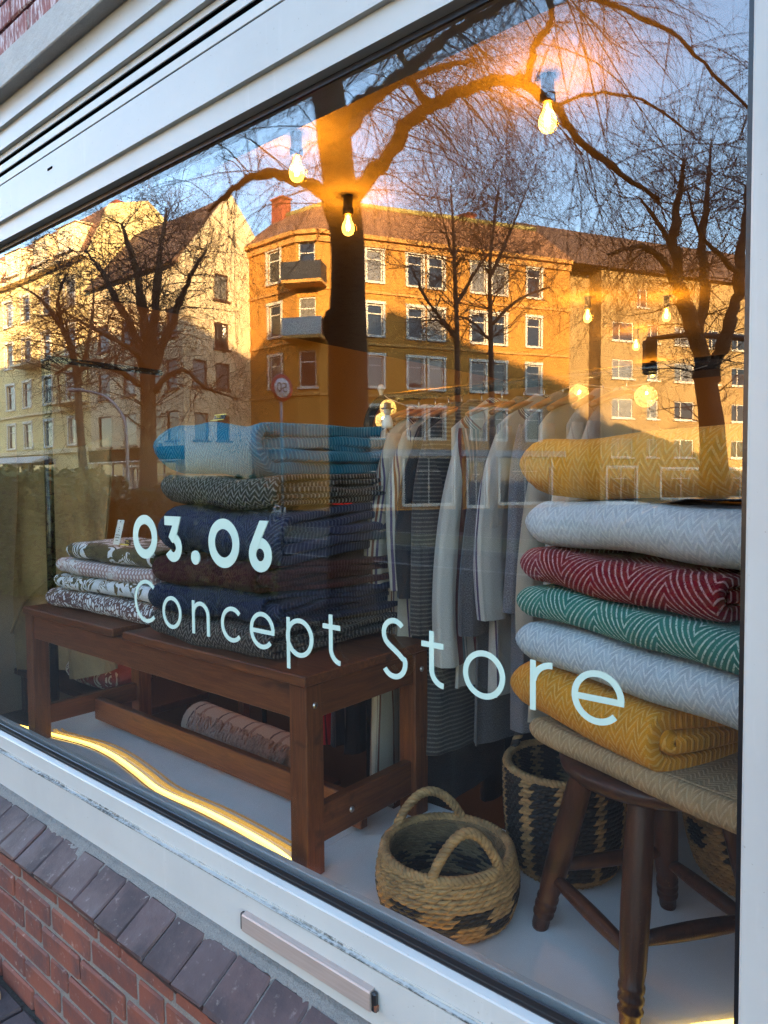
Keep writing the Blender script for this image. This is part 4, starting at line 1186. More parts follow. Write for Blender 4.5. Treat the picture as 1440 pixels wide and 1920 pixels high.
HL = ["tan hanger inside the long cream robe at the left end of the rail", "tan hanger inside the cream shirt with purple bands, second on the rail", "tan wooden hanger standing proud of the third, brown banded cream shirt",
      "tan hanger inside the long black robe", "tan hanger inside the dark ribbed tunic", "tan hanger inside the white tunic with wine red and teal bands", "tan hanger inside the charcoal marl tunic",
      "tan hanger inside the white purple striped tunic", "tan hanger inside the blue grey marl tunic", "tan hanger inside the plain cream tunic", "tan hanger inside the off white shirt whose collar shows above the mustard throw", "tan hanger inside the shirt farthest right on the rail"]
for o, lab in zip([o for o in COL.objects if o.name.startswith("clothes_hanger")], HL):
    o['label'] = lab
# second rail deeper in the shop, dark clothes
rack2 = thing("clothes_rack", "dark clothes rail deeper in the shop behind the table", "clothes rack", (-1.9, 1.62, 0.1))
b = MB(); b.tube([(-3.2, 1.62, 0.1), (-3.2, 1.62, 1.52), (-3.13, 1.62, 1.58), (-0.6, 1.62, 1.58), (-0.53, 1.62, 1.52), (-0.53, 1.62, 0.1)], 0.014, 10); to_local(b, -1.9, 1.62, 0.1); b.build("rail", M['railblack'], rack2)
dks = [('g_red', -2.60, "red printed garment at the left end of the back rail, behind the table leg"), ('g_red', -2.49, "second red printed garment, nearest the table leg on the back rail"), ('g_grey', -2.40, "dark garment with pale scroll stripe behind the table"),
       ('g_black', -2.29, "black garment right of the dark scroll striped one on the back rail"), ('g_grey', -2.17, "dark garment with pale stripe, second of its print behind the table"), ('g_black', -2.02, "black garment in the middle of the back rail"),
       ('g_black', -1.86, "black garment behind the left part of the front rail"), ('g_marl', -1.70, "charcoal garment on the back rail behind the cream robe"), ('g_black', -1.52, "long black garment on the back rail behind the ribbed tunic"),
       ('g_grey', -1.36, "dark striped garment low behind the small basket"), ('g_black', -1.20, "black garment on the back rail behind the white tunic"), ('g_black', -1.02, "black garment behind the tall basket"), ('g_black', -0.84, "black garment at the right end of the back rail"), ('g_marl', -0.70, "charcoal garment last on the back rail")]
for i, (mk, x, lab) in enumerate(dks):
    me = garment_mesh("garment", M[mk], 0.24, 1.20, 110 + i, 0.034, 0.45, nphi=32, nz=22)
    link("garment", me, None, lab, "garment", "garments on the back rail", loc=(x, 1.62, 1.545), rot=(0, 0, 0.04 * math.sin(i * 2)))

# ------------------------------------------------------------------ string of globe lights on the rail
def mat_globe():
    m = bpy.data.materials.new("thread_globe"); m.use_nodes = True
    t = m.node_tree; p = t.nodes["Principled BSDF"]
    p.inputs['Base Color'].default_value = (0.72, 0.62, 0.36, 1); p.inputs['Roughness'].default_value = 0.8
    p.inputs['Emission Color'].default_value = (1.0, 0.62, 0.16, 1); p.inputs['Emission Strength'].default_value = 0.035
    tr = t.nodes.new("ShaderNodeBsdfTransparent")
    tc = t.nodes.new("ShaderNodeTexCoord"); wv = t.nodes.new("ShaderNodeTexNoise"); wv.inputs['Scale'].default_value = 90.0
    t.links.new(tc.outputs['Object'], wv.inputs['Vector'])
    r = t.nodes.new("ShaderNodeMapRange"); r.inputs[1].default_value = 0.35; r.inputs[2].default_value = 0.65; r.inputs[3].default_value = 0.30; r.inputs[4].default_value = 0.78
    t.links.new(wv.outputs[0], r.inputs[0])
    mx = t.nodes.new("ShaderNodeMixShader"); t.links.new(r.outputs[0], mx.inputs[0]); t.links.new(tr.outputs[0], mx.inputs[1]); t.links.new(p.outputs[0], mx.inputs[2])
    t.links.new(mx.outputs[0], t.nodes["Material Output"].inputs['Surface']); return m
M['globe'] = mat_globe()
M['tinyled'] = emat("tiny_warm_light", (1.0, 0.66, 0.22), 30.0)
GL = [(-1.608, 1.904, 0.030), (-1.633, 1.862, 0.028), (-1.411, 1.859, 0.027), (-1.271, 1.860, 0.027), (-1.120, 1.858, 0.029), (-0.894, 1.892, 0.029), (-0.702, 1.872, 0.030)]
sl_t = thing("string_lights", "string of small thread globe lights hung along the clothes rail", "string lights", (-1.1, 0.862, 1.88))
cpts = []
ks = sorted(GL[2:] + GL[:1], key=lambda q: q[0])
for i, (x, z, r) in enumerate(ks):
    cpts.append((x, 0.864, z + r + 0.004))
    if i + 1 < len(ks):
        x2, z2, r2 = ks[i + 1]; cpts.append(((x + x2) / 2, 0.866, (z + r + z2 + r2) / 2 - 0.010))
cpts = [(-1.645, 0.885, 1.955)] + cpts + [(-0.55, 0.88, 1.94)]
b = MB(); b.tube(cpts, 0.0013, 5); to_local(b, -1.1, 0.862, 1.88); b.build("cable", M['fringe'], sl_t)
for k, (x, z, r) in enumerate(GL):
    b = MB(); b.lathe([(r * math.sin(a), r * math.cos(a)) for a in np.linspace(0.02, PI - 0.02, 15)], 22)
    go = b.build("globe", M['globe'], sl_t, loc=(x + 1.1, 0.0, z - 1.88))
    b = MB(); b.lathe([(0, .004), (0.0028, .002), (0.0028, -.002), (0, -.004)], 8); b.build("led", M['tinyled'], go, loc=(0.004, -0.004, 0.008))

# ------------------------------------------------------------------ seagrass baskets
M['seagrass'] = simple("seagrass", (0.37, 0.225, 0.090), (0.18, 0.108, 0.044), 26, 0.75, 0.4, 220, 0.003, stretch=(1, 1, 2.5))
M['seablack'] = simple("black_seagrass", (0.006, 0.005, 0.005), (0.012, 0.010, 0.009), 30, 0.7, 0.4, 220, 0.003)
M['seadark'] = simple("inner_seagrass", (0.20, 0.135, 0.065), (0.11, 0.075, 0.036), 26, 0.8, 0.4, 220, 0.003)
M['lining'] = simple("dark_brown_fibre", (0.045, 0.030, 0.017), (0.028, 0.020, 0.012), 30, 0.9)  # plain dark brown lining inside the baskets
def twist_row(b, rad, z, rr, n_tw, seed, pat, sq=1.0, seg=10, strands=2, lump=0.0, nr=5):
    """two-ply rope laid in a circle: separate short bulging stitches so each ply reads"""
    rg = random.Random(seed)
    N = n_tw
    for k in range(N):
        a0 = 2 * PI * (k + 0.5 * (seed % 2)) / N
        mi = pat((a0 + PI) % (2 * PI) - PI)
        # one slanting stitch: from inside-low to outside-high
        pts = []; rads = []
        da = 2 * PI / N * 1.75
        dz = rg.uniform(-.0012, .0012)
        for i in range(6):
            s = i / 5
            a = a0 + (s - 0.5) * da
            r = rad + rr * (0.35 + 0.75 * math.sin(PI * s)) - rr * 0.2
            pts.append((r * math.cos(a), r * math.sin(a), z + dz + rr * 1.30 * (s - 0.5)))
            rads.append(rr * (0.40 + 0.42 * math.sin(PI * s)))
        b.tube(pts, rads, nr, cap=False, mi=mi)
def rope_path(b, path, r, turns, mi=0, mi2=None, plies=3, n=80):
    P = np.array(path, float)
    L = np.concatenate([[0], np.cumsum(np.linalg.norm(np.diff(P, axis=0), axis=1))]); t = np.linspace(0, L[-1], n)
    Q = np.stack([np.interp(t, L, P[:, i]) for i in range(3)], 1)
    T = np.gradient(Q, axis=0); T /= np.linalg.norm(T, axis=1)[:, None]
    up = np.array([0.31, 0.2, 0.93]); Nn = np.cross(T, up); Nn /= np.linalg.norm(Nn, axis=1)[:, None]; B = np.cross(T, Nn)
    for k in range(plies):
        a = 2 * PI * k / plies + np.linspace(0, turns * 2 * PI, n)
        W = Q + (Nn * np.cos(a)[:, None] + B * np.sin(a)[:, None]) * r * 0.55
        if mi2 is not None and k == 0:
            b.tube(W, r * 0.62, 6, mi=mi2)
        else:
            b.tube(W, r * 0.62, 6, mi=mi)
def basket(name, label, loc, r0, r1, H, rows, n_tw, pat, belly=0.0, rim_mi=0, rot=0.0, handles=(), lean=0.0):
    t = thing(name, label, "basket", loc, rot)
    mats = [M['seagrass'], M['seablack'], M['seadark']]
    b = MB(); prof = []
    for j in range(rows):
        s = (j + 0.5) / rows; z = H * s
        rad = r0 + (r1 - r0) * s + belly * math.sin(PI * min(1, s * 1.05))
        if s < 0.12: rad -= 0.018 * (1 - s / 0.12) ** 2
        twist_row(b, rad, z, H / rows * 0.62, n_tw, j, lambda a, j=j: pat(j, a))
        prof.append((rad - 0.004, z))
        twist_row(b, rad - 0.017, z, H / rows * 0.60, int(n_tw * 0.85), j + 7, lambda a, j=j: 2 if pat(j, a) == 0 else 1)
    body = b.build("body", mats, t, recalc=False)
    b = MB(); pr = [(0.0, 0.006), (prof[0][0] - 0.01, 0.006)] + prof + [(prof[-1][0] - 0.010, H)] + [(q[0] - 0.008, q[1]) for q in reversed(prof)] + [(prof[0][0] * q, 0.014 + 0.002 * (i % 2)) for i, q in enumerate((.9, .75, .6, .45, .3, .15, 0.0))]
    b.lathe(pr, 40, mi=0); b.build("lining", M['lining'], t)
    b = MB(); R = prof[-1][0] + 0.001
    rope_path(b, [(R * math.cos(a), R * math.sin(a), H + 0.002) for a in np.linspace(0, 2 * PI, 60)], 0.0105, 2 * PI * R / 0.034, rim_mi, n=260); b.build("rim", mats, t, recalc=False)
    for (ang, span, hh, tilt, mi, mi2) in handles:
        b = MB(); pth = []
        for s in np.linspace(0, 1, 26):
            a = ang + (s - 0.5) * span
            rr = R + 0.004 - tilt * math.sin(PI * s)
            pth.append((rr * math.cos(a), rr * math.sin(a), H - 0.03 + (hh + 0.03) * math.sin(PI * s) ** 0.62))
        rope_path(b, pth, 0.0105, 9, mi, mi2, n=110); b.build("handle", mats, t, recalc=False)
    return t
def pat1(j, a):
    if j in (2, 3, 4, 5, 6, 7):
        k = int((a + PI) / (2 * PI) * 13); return 1 if (k + (1 if j % 6 in (2, 3, 4) else 0)) % 2 == 0 else 0
    return 0
basket("basket", "small seagrass basket with two rope handles standing by the glass", (-0.938, 0.262, FZ), 0.140, 0.150, 0.142, 14, 46, pat1, 0.014, 0, 0.35,
       handles=((-0.98, 1.2, 0.098, 0.02, 0, None), (2.2, 1.4, 0.078, 0.02, 0, None)))
def pat2(j, a):
    if j < 2: return 0
    return 0 if int((a + PI) / (2 * PI) * 30 + 0.5) % 3 == 0 else 1
basket("basket", "tall black basket with natural upright stripes behind the small one", (-0.815, 0.615, FZ), 0.128, 0.150, 0.262, 23, 60, pat2, 0.006, 0, 0.1,
       handles=((2.62, 0.95, 0.075, 0.015, 1, 0), (-0.5, 0.95, 0.06, 0.02, 1, 0)))
def pat3(j, a):
    if 8 <= j <= 12:
        k = int((a + PI) / (2 * PI) * 20); return 1 if k % 2 == 0 else 0
    return 0
basket("basket", "big seagrass basket with a black chequered band behind the stool", (-0.375, 0.885, FZ), 0.170, 0.205, 0.285, 24, 64, pat3, 0.02, 0, 0.0,
       handles=((2.2, 0.9, 0.06, 0.02, 0, None),))

# ------------------------------------------------------------------ flexible LED light on the display floor
M['led'] = emat("yellow_led_tube", (1.0, 0.60, 0.085), 0.95)
def smooth_path(K, n=90):
    K = np.array(K, float); t = np.arange(len(K)); tt = np.linspace(0, len(K) - 1, n)
    out = []
    for x in tt:
        i = min(int(x), len(K) - 2); f = x - i
        p0, p1, p2, p3 = K[max(i - 1, 0)], K[i], K[i + 1], K[min(i + 2, len(K) - 1)]
        out.append(0.5 * ((2 * p1) + (-p0 + p2) * f + (2 * p0 - 5 * p1 + 4 * p2 - p3) * f * f + (-p0 + 3 * p1 - 3 * p2 + p3) * f ** 3))
    return out
led = thing("led_light", "wavy yellow light tube lying on the white display floor", "light strip", (-2.0, 0.2, FZ))
b = MB(); b.tube(smooth_path([(-3.6, 0.10, FZ + .0065), (-3.2, 0.12, FZ + .0065), (-2.79, 0.196, FZ + .0065), (-2.58, 0.236, FZ + .0065), (-2.40, 0.238, FZ + .0065), (-2.2, 0.212, FZ + .0065), (-2.0, 0.182, FZ + .0065), (-1.74, 0.188, FZ + .0065), (-1.43, 0.172, FZ + .0065), (-1.2, 0.110, FZ + .0065), (-0.95, 0.072, FZ + .0065), (-0.70, 0.075, FZ + .0065), (-0.50, 0.11, FZ + .0065), (-0.36, 0.26, FZ + .0065), (-0.28, 0.34, FZ + .0065), (-0.20, 0.34, FZ + .0065)], 150), 0.0043, 8); to_local(b, -2.0, 0.2, FZ); b.build("tube", M['led'], led)
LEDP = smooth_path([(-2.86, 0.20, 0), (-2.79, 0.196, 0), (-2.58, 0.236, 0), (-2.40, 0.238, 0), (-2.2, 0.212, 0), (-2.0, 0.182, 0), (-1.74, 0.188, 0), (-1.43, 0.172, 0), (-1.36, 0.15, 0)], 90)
M['ghost_dim'] = emat("soft_ghost_glow", (1.0, 0.55, 0.11), 0.075)  # added glowing tubes imitating the LED's reflections, not lights of their own
M['ghost_faint'] = emat("faint_ghost_glow", (1.0, 0.55, 0.15), 0.030)
for off_, mm in ((0.026, 'ghost_dim'), (0.034, 'ghost_dim'), (0.052, 'ghost_faint'), (-0.018, 'ghost_faint')):
    b = MB(); b.tube([(p[0] + 2.0 + off_ * 0.5, p[1] - 0.2 + off_, 0.0035) for p in LEDP], 0.0026, 6); b.build("strand", M[mm], led)  # added strands imitating the LED tube's reflections
b = MB(); b.box((-3.62 + 2.0, 0.10 - 0.2, 0.008), (0.05, 0.016, 0.016), ch=0.003); b.build("end_cap", M['slat'], led)

# ------------------------------------------------------------------ goods around and behind the table
M['canvas'] = simple("tan_canvas", (0.46, 0.30, 0.13), (0.34, 0.22, 0.10), 5.0, 0.9, 0.5, 12, 0.03)
b = MB(); vs = []; fs = []; nx, nz = 50, 26
for j in range(nz):
    for i in range(nx):
        u, v = i / (nx - 1), j / (nz - 1)
        x = -4.95 + u * 1.22 + 0.16 * (1 - v) ** 3 * u; z0_ = 0.36 + 0.26 * u; z = z0_ + (1.88 - z0_) * v + 0.03 * math.sin(u * 7)
        y = 0.95 + 0.035 * math.sin(u * 17 + v * 2) * (1.2 - v) + 0.03 * math.sin(u * 6 - v * 5)
        vs.append((x, y, z))
for j in range(nz - 1):
    for i in range(nx - 1):
        a = j * nx + i; fs.append((a, a + 1, a + nx + 1, a + nx))
base = len(vs)
vs += [(x, y + 0.012, z) for x, y, z in vs]
fs += [tuple(reversed([k + base for k in f])) for f in list(fs)]
b.add(vs, fs, 0, True)
o = b.build("canvas_drape", M['canvas'], None, False); tag(o, "tan canvas drape hanging at the far left of the window display", "drape")
b = MB(); b.tube(smooth_path([(-4.9, 0.90, 0.66), (-4.7, 0.89, 0.86), (-4.45, 0.885, 1.0), (-4.15, 0.885, 1.12), (-3.95, 0.89, 1.16)], 30), 0.010, 6); b.build("piping", M['canvas'], o)
t = thing("display_rail", "tall black rail on a post at the far left, before the canvas drape", "clothes rack", (-3.97, 0.75, 0.1))
b = MB(); b.tube([(0, 0, 0), (0, 0, 1.2), (0, 0, 2.22)], 0.024, 14); b.build("post", M['railblack'], t)
b = MB(); b.tube([(0, -0.03, 2.235), (0, 0.3, 2.235), (0, 0.72, 2.235)], 0.018, 12); b.build("rail", M['railblack'], t)
b = MB(); b.box((0, 0, 0.012), (0.4, 0.4, 0.024), ch=0.005); b.build("base_plate", M['railblack'], t)
# rolled rug with fringe
M['rug'] = mat_cloth("striped_rug", (0.42, 0.37, 0.30), [(0, (0.42, 0.37, 0.30)), (0.3, (0.10, 0.08, 0.08)), (0.36, (0.42, 0.37, 0.30)), (0.6, (0.28, 0.2, 0.16)), (0.7, (0.42, 0.37, 0.30))], 0.22)
t = thing("rolled_rug", "rolled striped rug with grey fringe lying behind the table", "rug", (-3.05, 1.26, 0.30), -0.05)
me = throw_mesh("roll", M['rug'], -0.30, 0.62, 0.262, 0.255, 4.5, 91, round_left=0.004, lump=0.003, layer_jit=0.02); link("roll", me, t, loc=(0, 0, -0.13))
M['fringe_grey'] = simple("grey_fringe", (0.40, 0.36, 0.32), (0.26, 0.235, 0.21), 60, 0.95)
rg = random.Random(8); b = MB()
for k in range(190):
    x = -0.18 + 0.78 * rg.random(); pts = []
    a0 = rg.uniform(0.1, 0.9)
    for s in np.linspace(0, 1, 6):
        a = PI * 0.70 + a0 * 0.55 + 0.95 * s * rg.uniform(.85, 1.1); r = 0.137 + 0.012 * abs(math.sin(5 * s + k)) + 0.01 * s
        pts.append((x + 0.02 * math.sin(5 * s + k), r * math.cos(a), r * math.sin(a)))
    b.tube(pts, 0.005, 5)
o = b.build("fringe", M['fringe_grey'], t); o['kind'] = 'stuff'
t = thing("low_shelf", "low dark shelf under the rolled rug behind the table", "shelf", (-2.95, 1.26, 0.1))
b = MB(); b.box((0, 0, 0.055), (1.1, 0.34, 0.025), ch=0.003); b.build("board", M['stoolwood'], t)
for sx in (-0.5, 0.5):
    b = MB(); b.box((sx, 0, 0.021), (0.04, 0.30, 0.042), ch=0.003); b.build("leg", M['stoolwood'], t)
# cushions and low stand
M['cushion'] = mat_print("patterned_cushion", (0.72, 0.60, 0.42), (0.24, 0.10, 0.08), (0.36, 0.12, 0.10), 'leafy', 12.0)
for (nm, lab, m, loc, rz, xl, xr, D, H, s) in (("cushion", "patterned cushion lying on the dark bench behind the table", M['cushion'], (-4.12, 1.18, 0.40), 0.05, -0.28, 0.30, 0.42, 0.19, 95),
                                             ("cushion", "plain tan cushion left of the patterned one behind the table", M['canvas'], (-4.66, 1.24, 0.40), 0.1, -0.22, 0.22, 0.42, 0.20, 96)):
    b = MB(); vs = []; fs = []; uv = []; n, m2 = 20, 28
    for i in range(n + 1):
        th = PI * i / n
        for k in range(m2):
            ph = 2 * PI * k / m2
            sx = math.copysign(abs(math.sin(th) * math.cos(ph)) ** 0.55, math.cos(ph)); sy = math.copysign(abs(math.sin(th) * math.sin(ph)) ** 0.55, math.sin(ph)); szz = math.copysign(abs(math.cos(th)) ** 1.1, math.cos(th))
            vs.append((sx * (xr - xl) / 2, sy * D / 2, H / 2 + szz * H / 2)); uv.append((sx * 0.3, sy * 0.25))
    for i in range(n):
        for k in range(m2):
            fs.append((i * m2 + k, i * m2 + (k + 1) % m2, (i + 1) * m2 + (k + 1) % m2, (i + 1) * m2 + k))
    b.add(vs, fs, 0, True); b.uv = uv
    link(nm, b.mesh(nm, m), None, lab, "cushion", "cushions behind the table", loc=loc, rot=(0, 0, rz))
t = thing("low_bench", "low dark bench under the cushions behind the table", "bench", (-4.25, 1.2, 0.1))
b = MB(); b.box((0, 0, 0.275), (1.5, 0.5, 0.04), ch=0.004); b.build("seat", M['stoolwood'], t)
for sx in (-0.68, 0.68):
    for sy in (-0.2, 0.2):
        b = MB(); b.box((sx, sy, 0.128), (0.05, 0.05, 0.254), ch=0.003); b.build("leg", M['stoolwood'], t)
t = thing("side_table", "small brown side table whose legs show behind the long table", "table", (-3.55, 1.75, 0.1))
b = MB(); b.box((0, 0, 0.58), (0.6, 0.5, 0.03), ch=0.003); b.build("tabletop", M['wood'], t)
for sx in (-0.26, 0.26):
    for sy in (-0.21, 0.21):
        b = MB(); b.box((sx, sy, 0.282), (0.05, 0.05, 0.564), ch=0.003); b.build("leg", M['wood_v'], t)

# ------------------------------------------------------------------ houses across the street
def mat_facade(name, a, b, var=(0.9, 1.08)):
    t = NT(name)
    co = t.coord('Object')
    n = t.noise(co, 0.35, 5.0, 0.6)
    n2 = t.noise(t.mapping(co, (1.2, 1.2, 0.25)), 1.2, 5.0, 0.7)
    col = t.mix(t.smooth(n, 0.3, 0.7), a, b)
    col = t.mix(t.math('MULTIPLY', t.smooth(n2, 0.52, 0.75), 0.35), col, tuple(c * 0.72 for c in a))
    return t.fin(col, 0.9, t.bump(t.noise(co, 18.0, 4.0), 0.25, 0.01))
M['f_cream'] = mat_facade("cream_render", (0.80, 0.61, 0.27), (0.74, 0.56, 0.25))
M['f_white'] = mat_facade("white_render", (0.80, 0.62, 0.36), (0.74, 0.57, 0.33))
M['f_orange'] = mat_facade("ochre_render", (0.47, 0.212, 0.032), (0.42, 0.182, 0.027))
M['f_trim'] = mat_facade("ochre_trim", (0.55, 0.27, 0.065), (0.49, 0.235, 0.055))
M['f_yellow'] = mat_facade("pale_yellow_render", (0.34, 0.22, 0.085), (0.30, 0.195, 0.076))
M['f_grey'] = mat_facade("shop_fascia_grey", (0.34, 0.32, 0.30), (0.30, 0.28, 0.26))
M['roof_br'] = simple("brown_roof_tiles", (0.24, 0.115, 0.052), (0.17, 0.08, 0.042), 3.0, 0.85, 0.6, 9, 0.05)
M['roof_dk'] = simple("dark_brown_roof", (0.115, 0.062, 0.036), (0.085, 0.047, 0.030), 2.0, 0.85, 0.5, 8, 0.05)
M['copper'] = simple("mossy_ridge", (0.40, 0.36, 0.12), (0.32, 0.27, 0.10), 5.0, 0.9, 0.3, 20)
M['chimney'] = simple("chimney_brick", (0.34, 0.085, 0.04), (0.26, 0.06, 0.03), 5.0, 0.9, 0.5, 18, 0.02)
M['winframe'] = simple("white_window_paint", (0.60, 0.54, 0.44), rough=0.5)
M['winwood'] = simple("brown_window_paint", (0.12, 0.055, 0.03), rough=0.5)
M['blackiron'] = simple("black_iron", (0.02, 0.02, 0.02), rough=0.5)
M['awning'] = simple("pale_awning", (0.50, 0.47, 0.42), rough=0.8)
def mat_pane():
    t = NT("house_window_glass")
    oi = t.n("ShaderNodeObjectInfo"); co = t.coord('Object')
    sp = t.n("ShaderNodeSeparateXYZ"); t.l(co, sp.inputs[0])
    cur = t.math('GREATER_THAN', oi.outputs['Random'], 0.70)
    n = t.noise(t.mapping(co, (7, 1, 0.6)), 3.0, 3.0)
    col = t.mix(t.math('MULTIPLY', cur, t.math('MULTIPLY_ADD', n, 0.5, 0.5)), (0.018, 0.022, 0.028), (0.22, 0.20, 0.17))
    return t.fin(col, 0.04, spec=0.6)
M['pane'] = mat_pane()

def fpt(O, d, s, out=0.0):
    n = (-d[1], d[0])
    return (O[0] + d[0] * s + n[0] * out, O[1] + d[1] * s + n[1] * out)
def facade(b, O, d, L, z0, z1, rects, depth=0.16, mi=0):
    ss = sorted({0.0, L} | {r[0] for r in rects} | {r[2] for r in rects})
    zs = sorted({z0, z1} | {r[1] for r in rects} | {r[3] for r in rects})
    def p(s, z, out=0.0):
        x, y = fpt(O, d, s, out); return (x, y, z)
    for i in range(len(ss) - 1):
        for j in range(len(zs) - 1):
            cs, cz = (ss[i] + ss[i + 1]) / 2, (zs[j] + zs[j + 1]) / 2
            if any(r[0] < cs < r[2] and r[1] < cz < r[3] for r in rects): continue
            b.quad(p(ss[i], zs[j]), p(ss[i + 1], zs[j]), p(ss[i + 1], zs[j + 1]), p(ss[i], zs[j + 1]), mi)
    for r in rects:
        a0, c0, a1, c1 = r
        b.quad(p(a0, c0), p(a1, c0), p(a1, c0, -depth), p(a0, c0, -depth), mi)
        b.quad(p(a0, c1), p(a1, c1), p(a1, c1, -depth), p(a0, c1, -depth), mi)
        b.quad(p(a0, c0), p(a0, c1), p(a0, c1, -depth), p(a0, c0, -depth), mi)
        b.quad(p(a1, c0), p(a1, c1), p(a1, c1, -depth), p(a1, c0, -depth), mi)
WCACHE = {}
def win_meshes(w, h, style):
    key = (round(w, 2), round(h, 2), style)
    if key in WCACHE: return WCACHE[key]
    b = MB(); f = 0.07; dp = 0.07; y = -0.10
    fm = M['winwood'] if style == 'wood' else M['winframe']
    b.box((-w / 2 + f / 2, y, h / 2), (f, dp, h)); b.box((w / 2 - f / 2, y, h / 2), (f, dp, h))
    b.box((0, y, f / 2), (w - 2 * f, dp, f)); b.box((0, y, h - f / 2), (w - 2 * f, dp, f))
    if style in ('sash', 'white'):
        b.box((0, y, h * 0.70), (w - 2 * f, dp, 0.06))
    if style in ('mull', 'wide'):
        b.box((-w * 0.16 if style == 'wide' else 0, y, h / 2), (0.06, dp, h - 2 * f))
        if style == 'mull': b.box((0, y, h * 0.70), (w / 2 - f, dp * .9, 0.05))
    if style in ('sash', 'mull'):       # moulded surround standing proud of the wall
        b.box((-w / 2 - 0.07, 0.02, h / 2), (0.14, 0.06, h + 0.02)); b.box((w / 2 + 0.07, 0.02, h / 2), (0.14, 0.06, h + 0.02))
        b.box((0, 0.03, h + 0.09), (w + 0.34, 0.09, 0.16))
    b.box((0, 0.035, -0.055), (w + 0.24, 0.16, 0.10))
    frame = b.mesh("window", fm)
    b = MB(); b.box((0, -0.115, h / 2), (w - 2 * f + 0.01, 0.012, h - 2 * f + 0.01)); pane = b.mesh("pane", M['pane'])
    WCACHE[key] = (frame, pane); return WCACHE[key]
def put_windows(bld_, base, O, d, rects, style):
    ang = math.atan2(d[1], d[0])
    for a0, c0, a1, c1 in rects:
        fm, pm2 = win_meshes(a1 - a0, c1 - c0, style)
        x, y = fpt(O, d, (a0 + a1) / 2)
        o = link("window", fm, bld_, loc=(x - base[0], y - base[1], c0), rot=(0, 0, ang)); link("pane", pm2, o)
def grid(ss, w, zs, h): return [(s - w / 2, z - h / 2, s + w / 2, z + h / 2) for z in zs for s in ss]

# -- far left cream house with mansard roof
base = (-54.0, -27.0)
hA = thing("apartment_house", "cream apartment house with mansard roof and dormers, far left across the street", "house", (*base, 0))
O, d = (-66.0, -21.4), (1.0, 0.0)
rA = grid([2.2, 5.2, 8.4, 11.2, 14.0, 17.2, 20.6], 1.25, [4.9 + 3.0, 7.9 + 3.0, 13.9], 1.75) + grid([2.2, 5.2, 8.4, 11.2, 14.0, 17.2, 20.6], 1.25, [5.0], 1.7)
shA = [(1.0, 0.35, 4.6, 3.1), (6.0, 0.35, 9.6, 3.1), (11.0, 0.05, 12.6, 2.9), (14.0, 0.35, 18.0, 3.1)]
b = MB(); facade(b, O, d, 23.0, -0.1, 16.0, rA + shA)
facade(b, (-43.0, -21.4), (0.0, -1.0), 10.5, -0.1, 16.0, grid([2.5, 6.5], 1.1, [5, 8, 11, 14], 1.6))
b.quad((-66, -31.9, -0.1), (-43, -31.9, -0.1), (-43, -31.9, 16), (-66, -31.9, 16)); b.quad((-66, -31.9, -0.1), (-66, -21.4, -0.1), (-66, -21.4, 16), (-66, -31.9, 16))
b.add([(-43.0, -21.4, 16.0), (-43.0, -23.0, 19.4), (-43.0, -25.8, 20.4), (-43.0, -31.9, 16.0), (-43.3, -21.4, 16.0), (-43.3, -23.0, 19.4), (-43.3, -25.8, 20.4), (-43.3, -31.9, 16.0)],
      [(0, 1, 2, 3), (7, 6, 5, 4), (0, 4, 5, 1), (1, 5, 6, 2), (2, 6, 7, 3)])
to_local(b, *base); b.build("wall", M['f_cream'], hA)
put_windows(hA, base, O, d, rA, 'sash'); put_windows(hA, base, (-43.0, -21.4), (0.0, -1.0), grid([2.5, 6.5], 1.1, [5, 8, 11, 14], 1.6), 'white')
put_windows(hA, base, O, d, shA, 'mull')
b = MB(); b.prism([(-21.15, 16.05), (-21.5, 16.2), (-22.9, 19.3), (-25.8, 20.3), (-32.1, 16.05)], -66.1, -43.35); to_local(b, *base); b.build("roof", M['roof_br'], hA)
b = MB(); b.box((-54.6, -21.2, 15.9), (22.9, 0.62, 0.26), ch=0.02); b.box((-54.6, -21.34, 3.75), (22.9, 0.24, 0.3), ch=0.02); b.box((-54.6, -21.36, 6.45), (22.9, 0.16, 0.16)); to_local(b, *base); b.build("cornice", M['f_white'], hA)
for s in (-62.5, -58.0, -53.6, -49.3, -45.6):
    b = MB(); b.box((s, -22.2, 17.2), (2.3, 1.7, 2.0), ch=0.02); b.prism([(-21.25, 18.22), (-23.2, 18.5), (-23.2, 18.24)], s - 1.3, s + 1.3); to_local(b, *base); do = b.build("dormer", M['f_white'], hA)
    for q in (-0.5, 0.5):
        fm, pm2 = win_meshes(0.8, 1.3, 'white'); link("window", fm, do, loc=(s + q - base[0], -21.24 - base[1] , 16.55))
for k, s in enumerate((-60.2, -50.6, -45.0)):
    b = MB(); b.box((s, -20.85, 6.75 + (k % 2) * 3.0), (3.4, 1.1, 0.16), ch=0.02); to_local(b, *base); ba = b.build("balcony", M['f_white'], hA)
    b = MB(); zb = 6.83 + (k % 2) * 3.0
    for i in range(18): b.box((s - 1.6 + i * 0.188, -20.36, zb + 0.48), (0.025, 0.025, 0.95))
    b.box((s, -20.36, zb + 0.98), (3.4, 0.05, 0.05)); to_local(b, *base); b.build("railing", M['blackiron'], ba)
for sx in (-58.5, -47.5):
    b = MB(); b.box((sx, -26.2, 20.4), (1.0, 0.9, 2.2), ch=0.02); to_local(b, *base); b.build("chimney", M['chimney'], hA)
b = MB(); b.prism([(-21.0, 3.5), (-19.9, 3.05), (-19.9, 2.97), (-21.35, 3.3)], -57.5, -48.2); to_local(b, *base); b.build("awning", M['awning'], hA)

